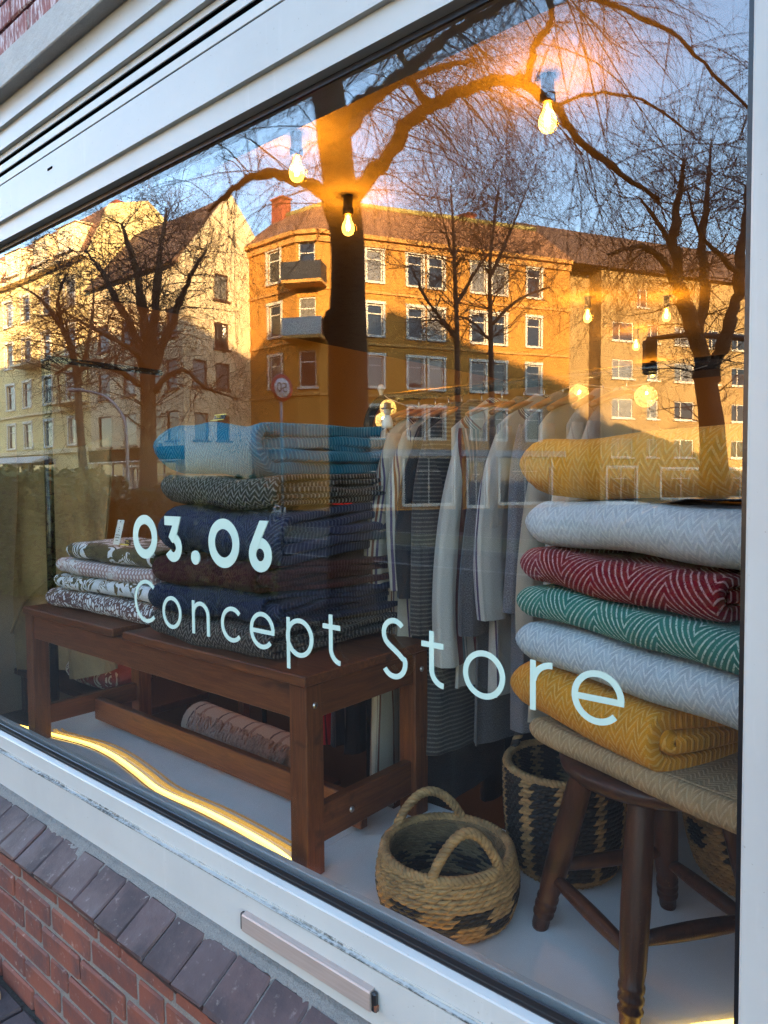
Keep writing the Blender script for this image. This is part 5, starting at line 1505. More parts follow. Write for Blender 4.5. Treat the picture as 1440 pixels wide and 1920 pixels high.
# -- white house with lit gable
base = (-38.0, -24.5)
hB = thing("gabled_house", "white house with tall sunlit gable wall beside the ochre corner house", "house", (*base, 0))
O, d = (-43.0, -21.4), (1.0, 0.0)
rB = grid([1.6, 4.4, 7.0], 1.35, [7.55, 10.4], 1.55) + grid([8.9], 1.1, [4.75, 7.55, 10.4], 1.6) + grid([1.6, 4.4, 7.0], 1.5, [4.75], 1.9)
shB = [(0.8, 0.3, 3.6, 2.8), (4.4, 0.05, 5.6, 2.5), (6.4, 0.3, 9.2, 2.8)]
rG = grid([2.6], 0.95, [4.7, 7.6, 9.85, 12.55], 1.45) + grid([1.1], 0.9, [4.7, 7.6], 1.5)
b = MB(); facade(b, O, d, 10.0, -0.1, 13.7, rB + shB)
facade(b, (-33.0, -21.4), (0.0, -1.0), 7.0, -0.1, 13.7, rG)
b.add([(-33.0, -21.4, 13.7), (-33.0, -24.75, 18.0), (-33.0, -28.4, 13.7), (-33.3, -21.4, 13.7), (-33.3, -24.75, 18.0), (-33.3, -28.4, 13.7)], [(0, 1, 2), (5, 4, 3), (0, 3, 4, 1), (1, 4, 5, 2)])
b.quad((-43, -28.4, -0.1), (-33, -28.4, -0.1), (-33, -28.4, 13.7), (-43, -28.4, 13.7))
to_local(b, *base); b.build("wall", M['f_white'], hB)
put_windows(hB, base, O, d, rB, 'wood'); put_windows(hB, base, (-33.0, -21.4), (0.0, -1.0), rG, 'wood'); put_windows(hB, base, O, d, shB, 'mull')
b = MB(); b.prism([(-21.0, 13.45), (-24.75, 17.9), (-28.8, 13.45)], -42.95, -33.32); to_local(b, *base); b.build("roof", M['roof_dk'], hB)
b = MB(); b.box((-38, -21.3, 3.25), (9.9, 0.3, 0.75), ch=0.03); to_local(b, *base); fa = b.build("shop_fascia", M['cavity'], hB)
b = MB(); b.box((-38, -21.14, 2.86), (9.9, 0.06, 0.07)); to_local(b, *base); b.build("fascia_trim", M['winframe'], fa)
b = MB(); b.tube([(-37.0, -21.33, 0.3), (-37.0, -21.33, 7.0), (-37.0, -21.33, 13.5)], 0.06, 8); to_local(b, *base); b.build("downpipe", M['blackiron'], hB)

# -- ochre corner house
dO = np.array([0.475, -0.88]); dO /= np.linalg.norm(dO); dO = tuple(dO)
O2 = (-27.9, -26.6)
OL = (-33.4, -26.0); P1 = (-29.0, -26.0)
dc_ = np.array([O2[0] - P1[0], O2[1] - P1[1]]); Lc = float(np.linalg.norm(dc_)); dc_ = tuple(dc_ / Lc)
base = (-27.0, -33.0)
hC = thing("corner_house", "ochre corner house with white windows, balconies and a mansard roof", "house", (*base, 0))
zs = [13.65, 10.68, 7.80, 4.95]
rL = grid([2.6], 1.0, zs[:3], 1.75)
rC = [(0.12, z - 1.0, 1.08, z + 1.0) for z in zs[:3]]
sR = [1.9, 3.25, 5.75, 7.1, 9.9, 11.3, 13.75]
rR = grid(sR[1:], 0.95, zs, 1.75)
shR = [(1.0, 0.2, 4.2, 3.0), (5.0, 0.2, 8.2, 3.0), (9.2, 0.05, 10.4, 2.8), (11.4, 0.2, 15.0, 3.0)]
b = MB(); facade(b, OL, (1.0, 0.0), 4.4, -0.1, 15.3, rL); facade(b, P1, dc_, Lc, -0.1, 15.3, rC); facade(b, O2, dO, 16.35, -0.1, 15.3, rR + shR)
E2 = fpt(O2, dO, 16.35); E3 = fpt(E2, (-dO[1], dO[0]), -11.0)
b.quad((*E2, -0.1), (*E3, -0.1), (*E3, 15.3), (*E2, 15.3)); b.quad((*E3, -0.1), (-38.0, -34.0, -0.1), (-38.0, -34.0, 15.3), (*E3, 15.3)); b.quad((-38.0, -34.0, -0.1), (*OL, -0.1), (*OL, 15.3), (-38.0, -34.0, 15.3))
to_local(b, *base); b.build("wall", M['f_orange'], hC)
put_windows(hC, base, OL, (1.0, 0.0), rL, 'sash'); put_windows(hC, base, P1, dc_, rC, 'white'); put_windows(hC, base, O2, dO, rR, 'sash'); put_windows(hC, base, O2, dO, shR, 'mull')
def band(b, O, d, L, z, h, out, s0=0.0):
    a0, a1 = fpt(O, d, s0, -0.05), fpt(O, d, L, -0.05); c0, c1 = fpt(O, d, s0, out), fpt(O, d, L, out)
    vs = [(*a0, z), (*a1, z), (*c1, z), (*c0, z), (*a0, z + h), (*a1, z + h), (*c1, z + h), (*c0, z + h)]
    b.add(vs, [(0, 3, 2, 1), (4, 5, 6, 7), (0, 1, 5, 4), (1, 2, 6, 5), (2, 3, 7, 6), (3, 0, 4, 7)])
for z, h, o_, nm in ((14.98, 0.22, 0.34, "cornice"), (14.62, 0.34, 0.14, "cornice"), (12.1, 0.14, 0.09, "string_course"), (9.25, 0.14, 0.09, "string_course"), (6.35, 0.18, 0.10, "string_course"), (3.45, 0.5, 0.16, "string_course")):
    b = MB(); band(b, OL, (1.0, 0.0), 4.4, z, h, o_); band(b, P1, dc_, Lc, z, h, o_ * 1.01); band(b, O2, dO, 16.35, z, h, o_ * 1.02); to_local(b, *base); b.build(nm, M['f_trim'], hC)
b = MB(); band(b, O2, dO, 16.0, 3.06, 0.36, 0.24, 0.6); to_local(b, *base); b.build("shop_fascia", M['f_grey'], hC)
# mansard: ring of steep slopes and a flat top
def inset(s): return None
ring = [OL, P1, O2, E2, E3, (-38.0, -34.0)]
def off(p, k, q):
    c = np.array([-29.0, -36.0]); v = c - np.array(p); v /= np.linalg.norm(v); return tuple(np.array(p) + v * k)
lowr = [off(p, -0.35, 0) for p in ring]; upr = [off(p, 2.2, 0) for p in ring]
b = MB(); m6 = 6
b.add([(*p, 15.2) for p in lowr] + [(*p, 17.35) for p in upr], [(i, (i + 1) % 6, 6 + (i + 1) % 6, 6 + i) for i in range(6)] + [tuple(range(6, 12)), tuple(range(5, -1, -1))])
to_local(b, *base); ro_ = b.build("roof", M['roof_br'], hC)
b = MB()
for i in range(6): b.tube([(*upr[i], 17.36), ((upr[i][0] + upr[(i + 1) % 6][0]) / 2, (upr[i][1] + upr[(i + 1) % 6][1]) / 2, 17.36), (*upr[(i + 1) % 6], 17.36)], 0.17, 6)
to_local(b, *base); b.build("ridge", M['copper'], ro_)
for (x, y) in ((-32.4, -28.0), (-25.6, -37.6)):
    b = MB(); b.box((x, y, 17.5), (1.0, 0.7, 1.7), ch=0.03); b.box((x, y, 18.40), (1.12, 0.82, 0.10)); to_local(b, *base); b.build("chimney", M['chimney'], ro_)
for k, z in enumerate((12.25, 9.35)):
    c = fpt(P1, dc_, Lc / 2, 0.55); ang = math.atan2(dc_[1], dc_[0])
    b = MB(); b.box((c[0], c[1], z), (2.2, 1.2, 0.18), rot=ang, ch=0.02); to_local(b, *base); ba = b.build("balcony", M['f_trim'], hC)
    c2 = fpt(P1, dc_, Lc / 2, 1.12)
    b = MB(); b.box((c2[0], c2[1], z + 0.56), (2.2, 0.05, 0.92), rot=ang); to_local(b, *base); b.build("parapet", M['blackiron'] if k == 0 else M['awning'], ba)
    for e in (-1.07, 1.07):
        c3 = fpt(P1, dc_, Lc / 2 + e, 0.55); b = MB(); b.box((c3[0], c3[1], z + 0.56), (0.05, 1.1, 0.92), rot=ang); to_local(b, *base); b.build("parapet", M['blackiron'], ba)

# -- long yellow block to the right
nO = (-dO[1], dO[0])
O4 = (O2[0] + dO[0] * 19.4 - nO[0] * 0.8, O2[1] + dO[1] * 19.4 - nO[1] * 0.8)
base = (O4[0] + dO[0] * 15 - nO[0] * 5, O4[1] + dO[1] * 15 - nO[1] * 5)
hD = thing("apartment_block", "long plain yellow apartment block under a dark brown roof, right of the corner house", "house", (*base, 0))
zz4 = [3.76, 6.35, 8.92, 11.40]
rD = grid([1.81, 7.15, 12.36, 17.6, 22.8, 28.0], 1.75, zz4, 1.25) + grid([4.37, 9.84, 15.0, 20.2, 25.4], 0.95, zz4, 1.25) + grid([3.4, 14.0, 24.5], 0.9, [13.7], 1.2)
shD = [(0.6, 0.05, 3.0, 2.4), (5.2, 0.3, 8.8, 2.3), (11, 0.3, 14.0, 2.3), (16, 0.3, 19.0, 2.3)]
b = MB(); facade(b, O4, dO, 30.0, -0.1, 15.5, rD + shD)
B2 = fpt(O4, dO, 30.0); B3 = fpt(B2, nO, -10.0); B4 = fpt(O4, nO, -10.0)
b.quad((*B2, -0.1), (*B3, -0.1), (*B3, 15.5), (*B2, 15.5)); b.quad((*B3, -0.1), (*B4, -0.1), (*B4, 15.5), (*B3, 15.5)); b.quad((*B4, -0.1), (*O4, -0.1), (*O4, 15.5), (*B4, 15.5))
to_local(b, *base); b.build("wall", M['f_yellow'], hD)
put_windows(hD, base, O4, dO, rD, 'wide'); put_windows(hD, base, O4, dO, shD, 'mull')
A0, A1 = fpt(O4, dO, -3.6, 0.45), fpt(O4, dO, 30.4, 0.45); R0, R1 = fpt(O4, dO, -3.6, -4.6), fpt(O4, dO, 30.4, -4.6); C0, C1 = fpt(O4, dO, -3.6, -10.4), fpt(O4, dO, 30.4, -10.4)
b = MB(); b.add([(*A0, 15.35), (*A1, 15.35), (*R0, 19.4), (*R1, 19.4), (*C0, 15.35), (*C1, 15.35)], [(0, 1, 3, 2), (2, 3, 5, 4), (0, 2, 4), (1, 5, 3), (0, 4, 5, 1)]); to_local(b, *base); b.build("roof", M['roof_dk'], hD)
# narrow recessed bay between the two
b = MB(); q0, q1 = fpt(O4, dO, -3.05, -1.2), fpt(O4, dO, -0.02, -1.2); q2, q3 = fpt(O4, dO, -0.02, -9.0), fpt(O4, dO, -3.05, -9.0)
b.add([(*p, z) for z in (-0.1, 15.4) for p in (q0, q1, q2, q3)], [(0, 1, 5, 4), (1, 2, 6, 5), (2, 3, 7, 6), (3, 0, 4, 7), (4, 5, 6, 7)]); to_local(b, *base); b.build("recessed_bay", M['f_yellow'], hD)

# -- the rest of our own side of the street; long house added for shade
for (x0, x1, H, lab) in ((-34, -11.6, 15.6, "plain stucco house adjoining the shop on the left"), (-62, -34.4, 15.2, "second stucco house down the street on the shop side"), (11.6, 22.0, 17.4, "plain stucco house adjoining the shop on the right"), (22.4, 45.0, 19.8, "unseen long stucco house added farther right on the shop side for its shadow")):
    t = thing("apartment_house", lab, "house", ((x0 + x1) / 2, 6, 0))
    n_ = int((x1 - x0) / 3.2); ss = [1.8 + (x1 - x0 - 3.6) * i / max(1, n_ - 1) for i in range(n_)]
    rr = grid(ss, 1.2, [4.8, 7.8, 10.8, 13.6], 1.7)
    Oq = (x1, -0.1); dq = (-1.0, 0.0)
    b = MB(); facade(b, Oq, dq, x1 - x0, -0.1, H, rr)
    b.quad((x0, -0.1, -0.1), (x0, 12, -0.1), (x0, 12, H), (x0, -0.1, H)); b.quad((x1, -0.1, -0.1), (x1, 12, -0.1), (x1, 12, H), (x1, -0.1, H)); b.quad((x0, 12, -0.1), (x1, 12, -0.1), (x1, 12, H), (x0, 12, H))
    to_local(b, (x0 + x1) / 2, 6); b.build("wall", M['stucco'], t)
    # same outward side as the others: windows face the street
    fm, pm2 = win_meshes(1.2, 1.7, 'sash')
    for a0, c0, a1, c1 in rr:
        o = link("window", fm, t, loc=(x1 - (a0 + a1) / 2 - (x0 + x1) / 2, -0.1 - 6, c0), rot=(0, 0, PI)); link("pane", pm2, o)
    b = MB(); b.prism([(-0.5, H - 0.1), (6, H + 4.4), (12.5, H - 0.1)], x0 + 0.05, x1 - 0.05); to_local(b, (x0 + x1) / 2, 6); b.build("roof", M['rooftile'], t)

t = thing("apartment_house", "unseen low brown house added on the side street corner to shade the yellow block", "house", (9.5, -29.5, 0))  # out-of-view house, put here to shade the yellow block's lower floors
rr = grid([2.0, 5.0, 8.0, 11.0], 1.2, [4.6, 7.4], 1.6)
b = MB(); facade(b, (2.5, -25.0), (1.0, 0.0), 14.0, -0.1, 9.6, rr)
b.quad((2.5, -34, -0.1), (2.5, -25, -0.1), (2.5, -25, 9.6), (2.5, -34, 9.6)); b.quad((16.5, -34, -0.1), (16.5, -25, -0.1), (16.5, -25, 9.6), (16.5, -34, 9.6)); b.quad((2.5, -34, -0.1), (16.5, -34, -0.1), (16.5, -34, 9.6), (2.5, -34, 9.6))
to_local(b, 9.5, -29.5); b.build("wall", M['stucco'], t); put_windows(t, (9.5, -29.5), (2.5, -25.0), (1.0, 0.0), rr, 'sash')
b = MB(); b.prism([(-24.6, 9.5), (-29.5, 11.0), (-34.4, 9.5)], 2.2, 16.8); to_local(b, 9.5, -29.5); b.build("roof", M['rooftile'], t)

# ------------------------------------------------------------------ trees
TREES = {
 'near': [
  [(-5.77, -5.12, 0.32, 0.29), (-5.8, -5.17, 1.63, 0.262), (-5.84, -5.19, 2.55, 0.255), (-5.87, -5.22, 3.57, 0.228), (-5.88, -5.25, 4.34, 0.205), (-5.92, -5.25, 4.78, 0.21), (-5.99, -5.22, 5.29, 0.205), (-6.06, -5.2, 5.9, 0.205), (-6.13, -5.17, 6.44, 0.19), (-6.2, -5.15, 7.15, 0.16), (-6.27, -5.15, 8.04, 0.13), (-6.4, -5.25, 9.41, 0.08)],
  [(-5.95, -5.22, 4.72, 0.1), (-6.12, -5.1, 5.07, 0.085), (-6.3, -4.96, 5.23, 0.07), (-6.62, -4.82, 5.38, 0.06), (-7.03, -4.74, 5.43, 0.05), (-7.39, -4.69, 5.32, 0.038), (-7.76, -4.63, 5.14, 0.022)],
  [(-5.81, -5.22, 4.94, 0.11), (-5.51, -5.36, 5.32, 0.092), (-5.21, -5.51, 5.71, 0.085), (-4.95, -5.61, 5.91, 0.078), (-4.62, -5.76, 6.04, 0.066), (-4.19, -5.86, 6.04, 0.058), (-3.85, -5.89, 5.89, 0.05), (-3.51, -5.89, 5.53, 0.042), (-3.2, -5.86, 5.09, 0.033), (-2.86, -6.0, 4.73, 0.03), (-2.51, -6.14, 4.41, 0.016)],
  [(-6.0, -5.12, 5.91, 0.1), (-5.58, -5.21, 6.0, 0.085), (-5.28, -5.34, 6.15, 0.075), (-4.97, -5.49, 6.4, 0.06), (-4.57, -5.58, 6.57, 0.052), (-4.05, -5.62, 6.63, 0.045), (-3.56, -5.65, 6.72, 0.035)],
  [(-4.69, -5.26, 7.3, 0.05), (-3.9, -5.37, 6.78, 0.04), (-3.22, -5.53, 6.43, 0.032), (-2.71, -5.67, 6.07, 0.025), (-2.33, -5.85, 5.8, 0.02), (-2.02, -5.95, 5.4, 0.015), (-1.69, -6.08, 4.97, 0.011)],
  [(-6.15, -5.16, 6.6, 0.09), (-6.54, -4.99, 7.08, 0.075), (-7.08, -4.83, 7.54, 0.06), (-7.66, -4.62, 7.82, 0.045), (-8.38, -4.39, 7.68, 0.03)],
  [(-6.04, -5.34, 5.79, 0.08), (-6.42, -6.38, 6.81, 0.065), (-6.62, -7.58, 7.7, 0.05), (-6.4, -8.85, 8.39, 0.03)],
  [(-3.85, -5.89, 5.89, 0.05), (-3.73, -5.87, 6.2, 0.042), (-3.55, -5.91, 6.47, 0.034), (-3.59, -5.76, 6.85, 0.028)],
  [(-3.51, -5.89, 5.53, 0.022), (-3.12, -5.95, 5.56, 0.018), (-2.67, -6.06, 5.39, 0.013), (-2.23, -6.28, 5.0, 0.008)],
  [(-4.95, -5.61, 5.91, 0.05), (-5.02, -5.31, 6.22, 0.04), (-4.93, -5.0, 6.44, 0.035), (-4.57, -4.92, 6.64, 0.03)],
 ],
 'left': [
  [(-24.26, -13.76, 0.51, 0.36), (-24.34, -13.88, 3.75, 0.3), (-24.42, -13.93, 5.78, 0.29)],
  [(-24.44, -13.9, 5.58, 0.2), (-24.96, -13.58, 7.61, 0.16), (-25.41, -13.26, 8.63, 0.12), (-26.3, -13.23, 9.79, 0.09), (-27.28, -13.11, 10.78, 0.05)],
  [(-24.42, -13.93, 5.78, 0.2), (-24.58, -13.93, 8.01, 0.16), (-24.44, -13.49, 9.88, 0.12), (-24.34, -13.0, 11.1, 0.05)],
  [(-24.39, -13.96, 5.78, 0.2), (-24.26, -14.21, 8.21, 0.16), (-24.58, -14.72, 10.39, 0.1), (-24.88, -15.24, 12.44, 0.04)],
  [(-24.37, -13.96, 5.58, 0.19), (-23.74, -14.62, 7.8, 0.15), (-22.9, -14.75, 9.07, 0.1), (-21.97, -14.93, 10.1, 0.05)],
  [(-24.51, -13.82, 5.34, 0.13), (-25.03, -12.76, 5.91, 0.11), (-25.39, -11.82, 6.07, 0.08), (-25.55, -11.0, 5.57, 0.04)],
  [(-24.25, -14.04, 5.07, 0.12), (-23.41, -14.79, 5.93, 0.1), (-22.75, -15.31, 5.28, 0.07), (-21.76, -16.12, 4.78, 0.035)],
  [(-24.42, -13.94, 5.98, 0.12), (-23.6, -12.7, 6.51, 0.1), (-23.05, -11.22, 6.77, 0.06), (-23.03, -9.95, 7.26, 0.03)],
 ],
 'slim': [
  [(-21.26, -9.78, 1.23, 0.15), (-21.44, -9.76, 3.38, 0.12), (-21.56, -9.75, 5.03, 0.11), (-21.82, -9.6, 6.19, 0.09), (-22.41, -9.16, 7.27, 0.05), (-22.99, -8.7, 7.77, 0.02)],
  [(-21.51, -9.76, 4.54, 0.08), (-21.31, -10.02, 6.02, 0.06), (-21.21, -10.17, 7.17, 0.04), (-21.3, -10.16, 8.17, 0.02)],
  [(-21.88, -9.55, 6.27, 0.06), (-22.03, -9.49, 7.35, 0.04), (-21.8, -9.74, 8.33, 0.02)],
 ],
 'right': [
  [(-4.07, -13.84, 1.82, 0.27), (-4.12, -13.85, 2.66, 0.24), (-4.18, -13.83, 3.19, 0.22), (-4.26, -13.79, 3.72, 0.2)],
  [(-4.24, -13.8, 3.59, 0.17), (-4.37, -13.74, 4.35, 0.16), (-4.54, -13.63, 4.98, 0.15), (-4.7, -13.52, 5.51, 0.12), (-4.77, -13.51, 6.24, 0.1), (-4.74, -13.58, 6.98, 0.07), (-4.66, -13.7, 7.92, 0.03)],
  [(-4.21, -13.82, 3.5, 0.16), (-4.06, -13.98, 4.03, 0.14), (-3.9, -14.16, 4.76, 0.12), (-3.75, -14.32, 5.39, 0.11), (-3.73, -14.39, 6.34, 0.09), (-3.68, -14.49, 7.39, 0.05)],
  [(-4.39, -13.72, 4.35, 0.1), (-4.37, -14.18, 5.26, 0.1), (-4.49, -14.4, 6.29, 0.08), (-4.53, -14.83, 7.5, 0.05), (-4.57, -15.13, 8.7, 0.02)],
  [(-4.66, -13.55, 5.35, 0.09), (-4.84, -13.16, 5.87, 0.07), (-5.13, -12.67, 6.09, 0.05), (-5.51, -12.07, 5.87, 0.025)],
  [(-4.73, -13.53, 6.14, 0.06), (-5.01, -13.33, 6.66, 0.045), (-5.3, -13.11, 7.19, 0.025)],
  [(-3.74, -14.34, 5.6, 0.06), (-3.95, -13.65, 5.9, 0.045), (-4.15, -12.98, 6.27, 0.03), (-4.25, -12.67, 6.89, 0.015)],
 ],
 'mid': [
  [(-13.54, -18.94, 1.65, 0.115), (-13.63, -19.01, 4.17, 0.1), (-13.71, -19.08, 6.69, 0.085), (-13.81, -19.11, 8.49, 0.065), (-13.89, -19.14, 10.11, 0.045), (-13.99, -19.13, 11.55, 0.025)],
  [(-13.74, -19.12, 7.59, 0.07), (-13.33, -19.52, 8.63, 0.055), (-12.78, -20.04, 9.56, 0.03)],
  [(-13.69, -19.08, 6.33, 0.07), (-14.22, -18.06, 7.65, 0.05), (-14.53, -17.6, 8.65, 0.03)],
  [(-13.79, -19.14, 8.85, 0.05), (-14.1, -18.96, 10.11, 0.03), (-14.33, -18.83, 11.2, 0.015)],
 ],
 'mid2': [
  [(-13.7, -21.42, 1.64, 0.12), (-13.82, -21.51, 4.76, 0.1), (-13.93, -21.57, 7.49, 0.085), (-14.0, -21.62, 9.44, 0.065), (-13.92, -21.78, 11.0, 0.045), (-13.8, -21.97, 12.47, 0.025)],
  [(-13.98, -21.62, 9.05, 0.07), (-13.48, -22.13, 10.61, 0.05), (-13.06, -22.57, 12.17, 0.02)],
  [(-13.91, -21.58, 7.3, 0.07), (-13.12, -22.3, 8.26, 0.05), (-12.31, -23.0, 8.65, 0.03)],
  [(-13.89, -21.56, 6.71, 0.06), (-14.52, -21.07, 7.5, 0.04), (-15.12, -20.57, 7.7, 0.02)],
 ],
}

def mat_bark(name, a, b_, c):
    t = NT(name); co = t.coord('Object')
    n = t.noise(t.mapping(co, (9, 9, 1.6)), 2.5, 6.0, 0.7, 0.5); n2 = t.noise(co, 1.3, 4.0)
    col = t.mix(t.smooth(n, 0.3, 0.7), a, b_); col = t.mix(t.math('MULTIPLY', t.smooth(n2, 0.45, 0.7), 0.5), col, c)
    return t.fin(col, 0.95, t.bump(n, 0.8, 0.03))
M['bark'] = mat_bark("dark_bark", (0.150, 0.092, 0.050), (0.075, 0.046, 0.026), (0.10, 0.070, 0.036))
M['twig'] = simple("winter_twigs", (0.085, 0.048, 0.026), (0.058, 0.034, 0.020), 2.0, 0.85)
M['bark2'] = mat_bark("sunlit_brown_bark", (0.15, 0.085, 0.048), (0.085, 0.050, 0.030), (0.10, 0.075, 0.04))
M['twig_lit'] = simple("sunlit_twigs", (0.17, 0.085, 0.045), (0.12, 0.060, 0.034), 2.0, 0.85)  # sunlight put into the twig colour, a lighter redder copy

def fast_tubes(name, paths, rads, n, mat, parent):
    """many thin tubes at once: paths (T, m, 3), rads (T, m)"""
    P = np.asarray(paths); R = np.asarray(rads); T_, m, _ = P.shape
    D = np.gradient(P, axis=1); D /= np.maximum(np.linalg.norm(D, axis=2, keepdims=True), 1e-9)
    ref = np.where(np.abs(D[:, :1, 2:3]) > 0.8, np.array([[[1.0, 0, 0]]]), np.array([[[0, 0, 1.0]]]))
    A = np.cross(D, np.broadcast_to(ref, D.shape)); A /= np.maximum(np.linalg.norm(A, axis=2, keepdims=True), 1e-9); B = np.cross(D, A)
    a = np.arange(n) * 2 * PI / n
    V = P[:, :, None, :] + (A[:, :, None, :] * np.cos(a)[None, None, :, None] + B[:, :, None, :] * np.sin(a)[None, None, :, None]) * R[:, :, None, None]
    i = np.arange(m - 1)[:, None]; k = np.arange(n)[None, :]
    q = np.stack([i * n + k, i * n + (k + 1) % n, (i + 1) * n + (k + 1) % n, (i + 1) * n + k], -1).reshape(-1, 4)
    F = (np.arange(T_)[:, None, None] * (m * n) + q[None]).reshape(-1, 4)
    V = V.reshape(-1, 3)
    me = bpy.data.meshes.new(name)
    me.vertices.add(len(V)); me.vertices.foreach_set('co', V.astype(np.float32).ravel())
    me.loops.add(F.size); me.loops.foreach_set('vertex_index', F.astype(np.int32).ravel())
    me.polygons.add(len(F)); me.polygons.foreach_set('loop_start', np.arange(0, F.size, 4, dtype=np.int32)); me.polygons.foreach_set('loop_total', np.full(len(F), 4, dtype=np.int32))
    me.polygons.foreach_set('use_smooth', np.ones(len(F), dtype=bool))
    me.materials.append(mat); me.update(); me.validate()
    return link(name, me, parent)

def tree(name, label, limbs, mat_t, seed, l1, len1, l2, l3, droop, rad_s, minz=2.6, upw=0.0, group="bare winter trees along the street", jit=0.16):
    rg = np.random.default_rng(seed)
    bx, by = limbs[0][0][0], limbs[0][0][1]
    t = thing(name, label, "tree", (bx, by, 0.0), 0, group)
    trunk = MB(); org = np.array([bx, by, 0.0])
    starts = []
    for li, L in enumerate(limbs):
        A = np.array(L); n = max(10, len(A) * 4)
        Q = np.array(smooth_path(A, n)); P = Q[:, :3] - org; r = np.maximum(Q[:, 3], 0.006)
        if li > 0:
            P[1:-1] += rg.normal(size=(n - 2, 3)) * np.clip(r[1:-1, None] * 0.28, 0.006, 0.03); r = r * (1 + 0.13 * rg.normal(size=n).clip(-1, 1.6))
        if li == 0:
            P = np.vstack([[P[0][0], P[0][1], -0.2], P]); r = np.concatenate([[r[0] * 1.35], r])
            r = r * (1 + 0.02 * np.sin(np.arange(len(r)) * 1.1))
        trunk.tube(P, r, 12 if li == 0 else 8)
        seg = np.linalg.norm(np.diff(P, axis=0), axis=1); tot = seg.sum(); cum = np.concatenate([[0], np.cumsum(seg)]) / tot
        cnt = int(l1 * tot)
        for _ in range(cnt):
            s = rg.uniform(0.0, 1.0) ** 0.75
            i = min(np.searchsorted(cum, s), len(P) - 1); i = max(i, 1)
            if P[i][2] < minz or (li == 0 and s < 0.5): continue
            d = P[i] - P[i - 1]; d /= np.linalg.norm(d)
            starts.append((P[i], d, r[i]))
        d = P[-1] - P[-2]; d /= np.linalg.norm(d)
        for _ in range(5): starts.append((P[-1], d, r[-1]))
    if name == 'weeping_tree':
        trunk.lathe([(0.0, -.22), (0.07, -.17), (0.10, -0.05), (0.095, 0.06), (0.06, 0.16), (0, 0.2)], 12, c=(-6.03 - bx, -5.10 - by, 3.52))
    trunk.build("trunk", M['bark'] if mat_t is M['twig'] else M['bark2'], t, recalc=False)
    m = 6
    def level(starts, cnt_per, ln, r0, sp, dr, m=6):
        """children of points; returns paths, rads"""
        pos = np.array([s[0] for s in starts]); dr0 = np.array([s[1] for s in starts])
        K = len(pos)
        rnd3 = rg.normal(size=(K, 3)); rnd3 -= dr0 * np.sum(rnd3 * dr0, 1, keepdims=True); rnd3 /= np.linalg.norm(rnd3, axis=1, keepdims=True)
        d = dr0 * (1 - sp) + rnd3 * sp; d[:, 2] += upw * 0.6; d /= np.linalg.norm(d, axis=1, keepdims=True)
        L = ln * rg.uniform(0.55, 1.25, K)
        P = np.zeros((K, m, 3)); P[:, 0] = pos; step = (L / (m - 1))[:, None]
        for i in range(1, m):
            d = d + rg.normal(size=(K, 3)) * jit; d[:, 2] += -dr + upw * 0.25
            d /= np.linalg.norm(d, axis=1, keepdims=True); P[:, i] = P[:, i - 1] + d * step
        R = r0[:, None] * np.linspace(1.0, 0.42, m)[None]
        return P, R, L
    def spawn(P, n, rs):
        out = []
        K, mm, _ = P.shape
        ids = np.repeat(np.arange(K), n)
        s = rg.uniform(0.15, 1.0, len(ids)) * (mm - 1); i = np.minimum(s.astype(int), mm - 2); f = (s - i)[:, None]
        p = P[ids, i] * (1 - f) + P[ids, i + 1] * f; d = P[ids, i + 1] - P[ids, i]; d /= np.maximum(np.linalg.norm(d, axis=1, keepdims=True), 1e-9)
        return list(zip(p, d, np.full(len(ids), rs)))
    r1 = np.clip(np.array([s[2] for s in starts]) * 0.32, rad_s * 1.6, rad_s * 4.0)
    P1_, R1_, _ = level(starts, 1, len1, r1, 0.72, droop)
    P2_, R2_, _ = level(spawn(P1_, l2, rad_s), 1, len1 * 0.62, np.full(len(P1_) * l2, rad_s * 1.25), 0.55, droop * 1.15)
    P3_, R3_, _ = level(spawn(P2_, l3, rad_s), 1, len1 * 0.34, np.full(len(P2_) * l3, rad_s * 0.80), 0.55, droop * 1.1)
    paths = np.concatenate([P1_, P2_, P3_]); rads = np.concatenate([R1_, R2_, R3_])
    w = paths + org
    keep = (w[:, :, 2].min(1) > 1.9) & (w[:, :, 1].max(1) < -0.5)
    o = fast_tubes("crown", paths[keep], rads[keep], 3, mat_t, t)
    return t
T_ = TREES
tree('weeping_tree', "big bare tree with a thick dark trunk and drooping twigs close to the shop window", T_['near'], M['twig'], 1, 9.5, 1.8, 6, 3, 0.14, 0.0023, jit=0.11)
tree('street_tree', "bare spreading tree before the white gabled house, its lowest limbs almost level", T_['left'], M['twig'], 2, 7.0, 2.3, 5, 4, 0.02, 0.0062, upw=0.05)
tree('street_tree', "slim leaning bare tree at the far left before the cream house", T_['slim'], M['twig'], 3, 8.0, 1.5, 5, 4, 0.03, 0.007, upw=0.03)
tree('street_tree', "dark forked bare tree before the yellow block at the right edge", T_['right'], M['twig_lit'], 4, 6.5, 1.35, 4, 4, 0.015, 0.0040, upw=0.07)
tree('street_tree', "thin bare tree before the middle of the ochre corner house", T_['mid'], M['twig_lit'], 5, 6.5, 1.9, 4, 4, 0.01, 0.0062, upw=0.08)
tree('street_tree', "thin bare tree before the right end of the ochre corner house", T_['mid2'], M['twig_lit'], 6, 6.5, 1.9, 4, 4, 0.01, 0.0062, upw=0.08)

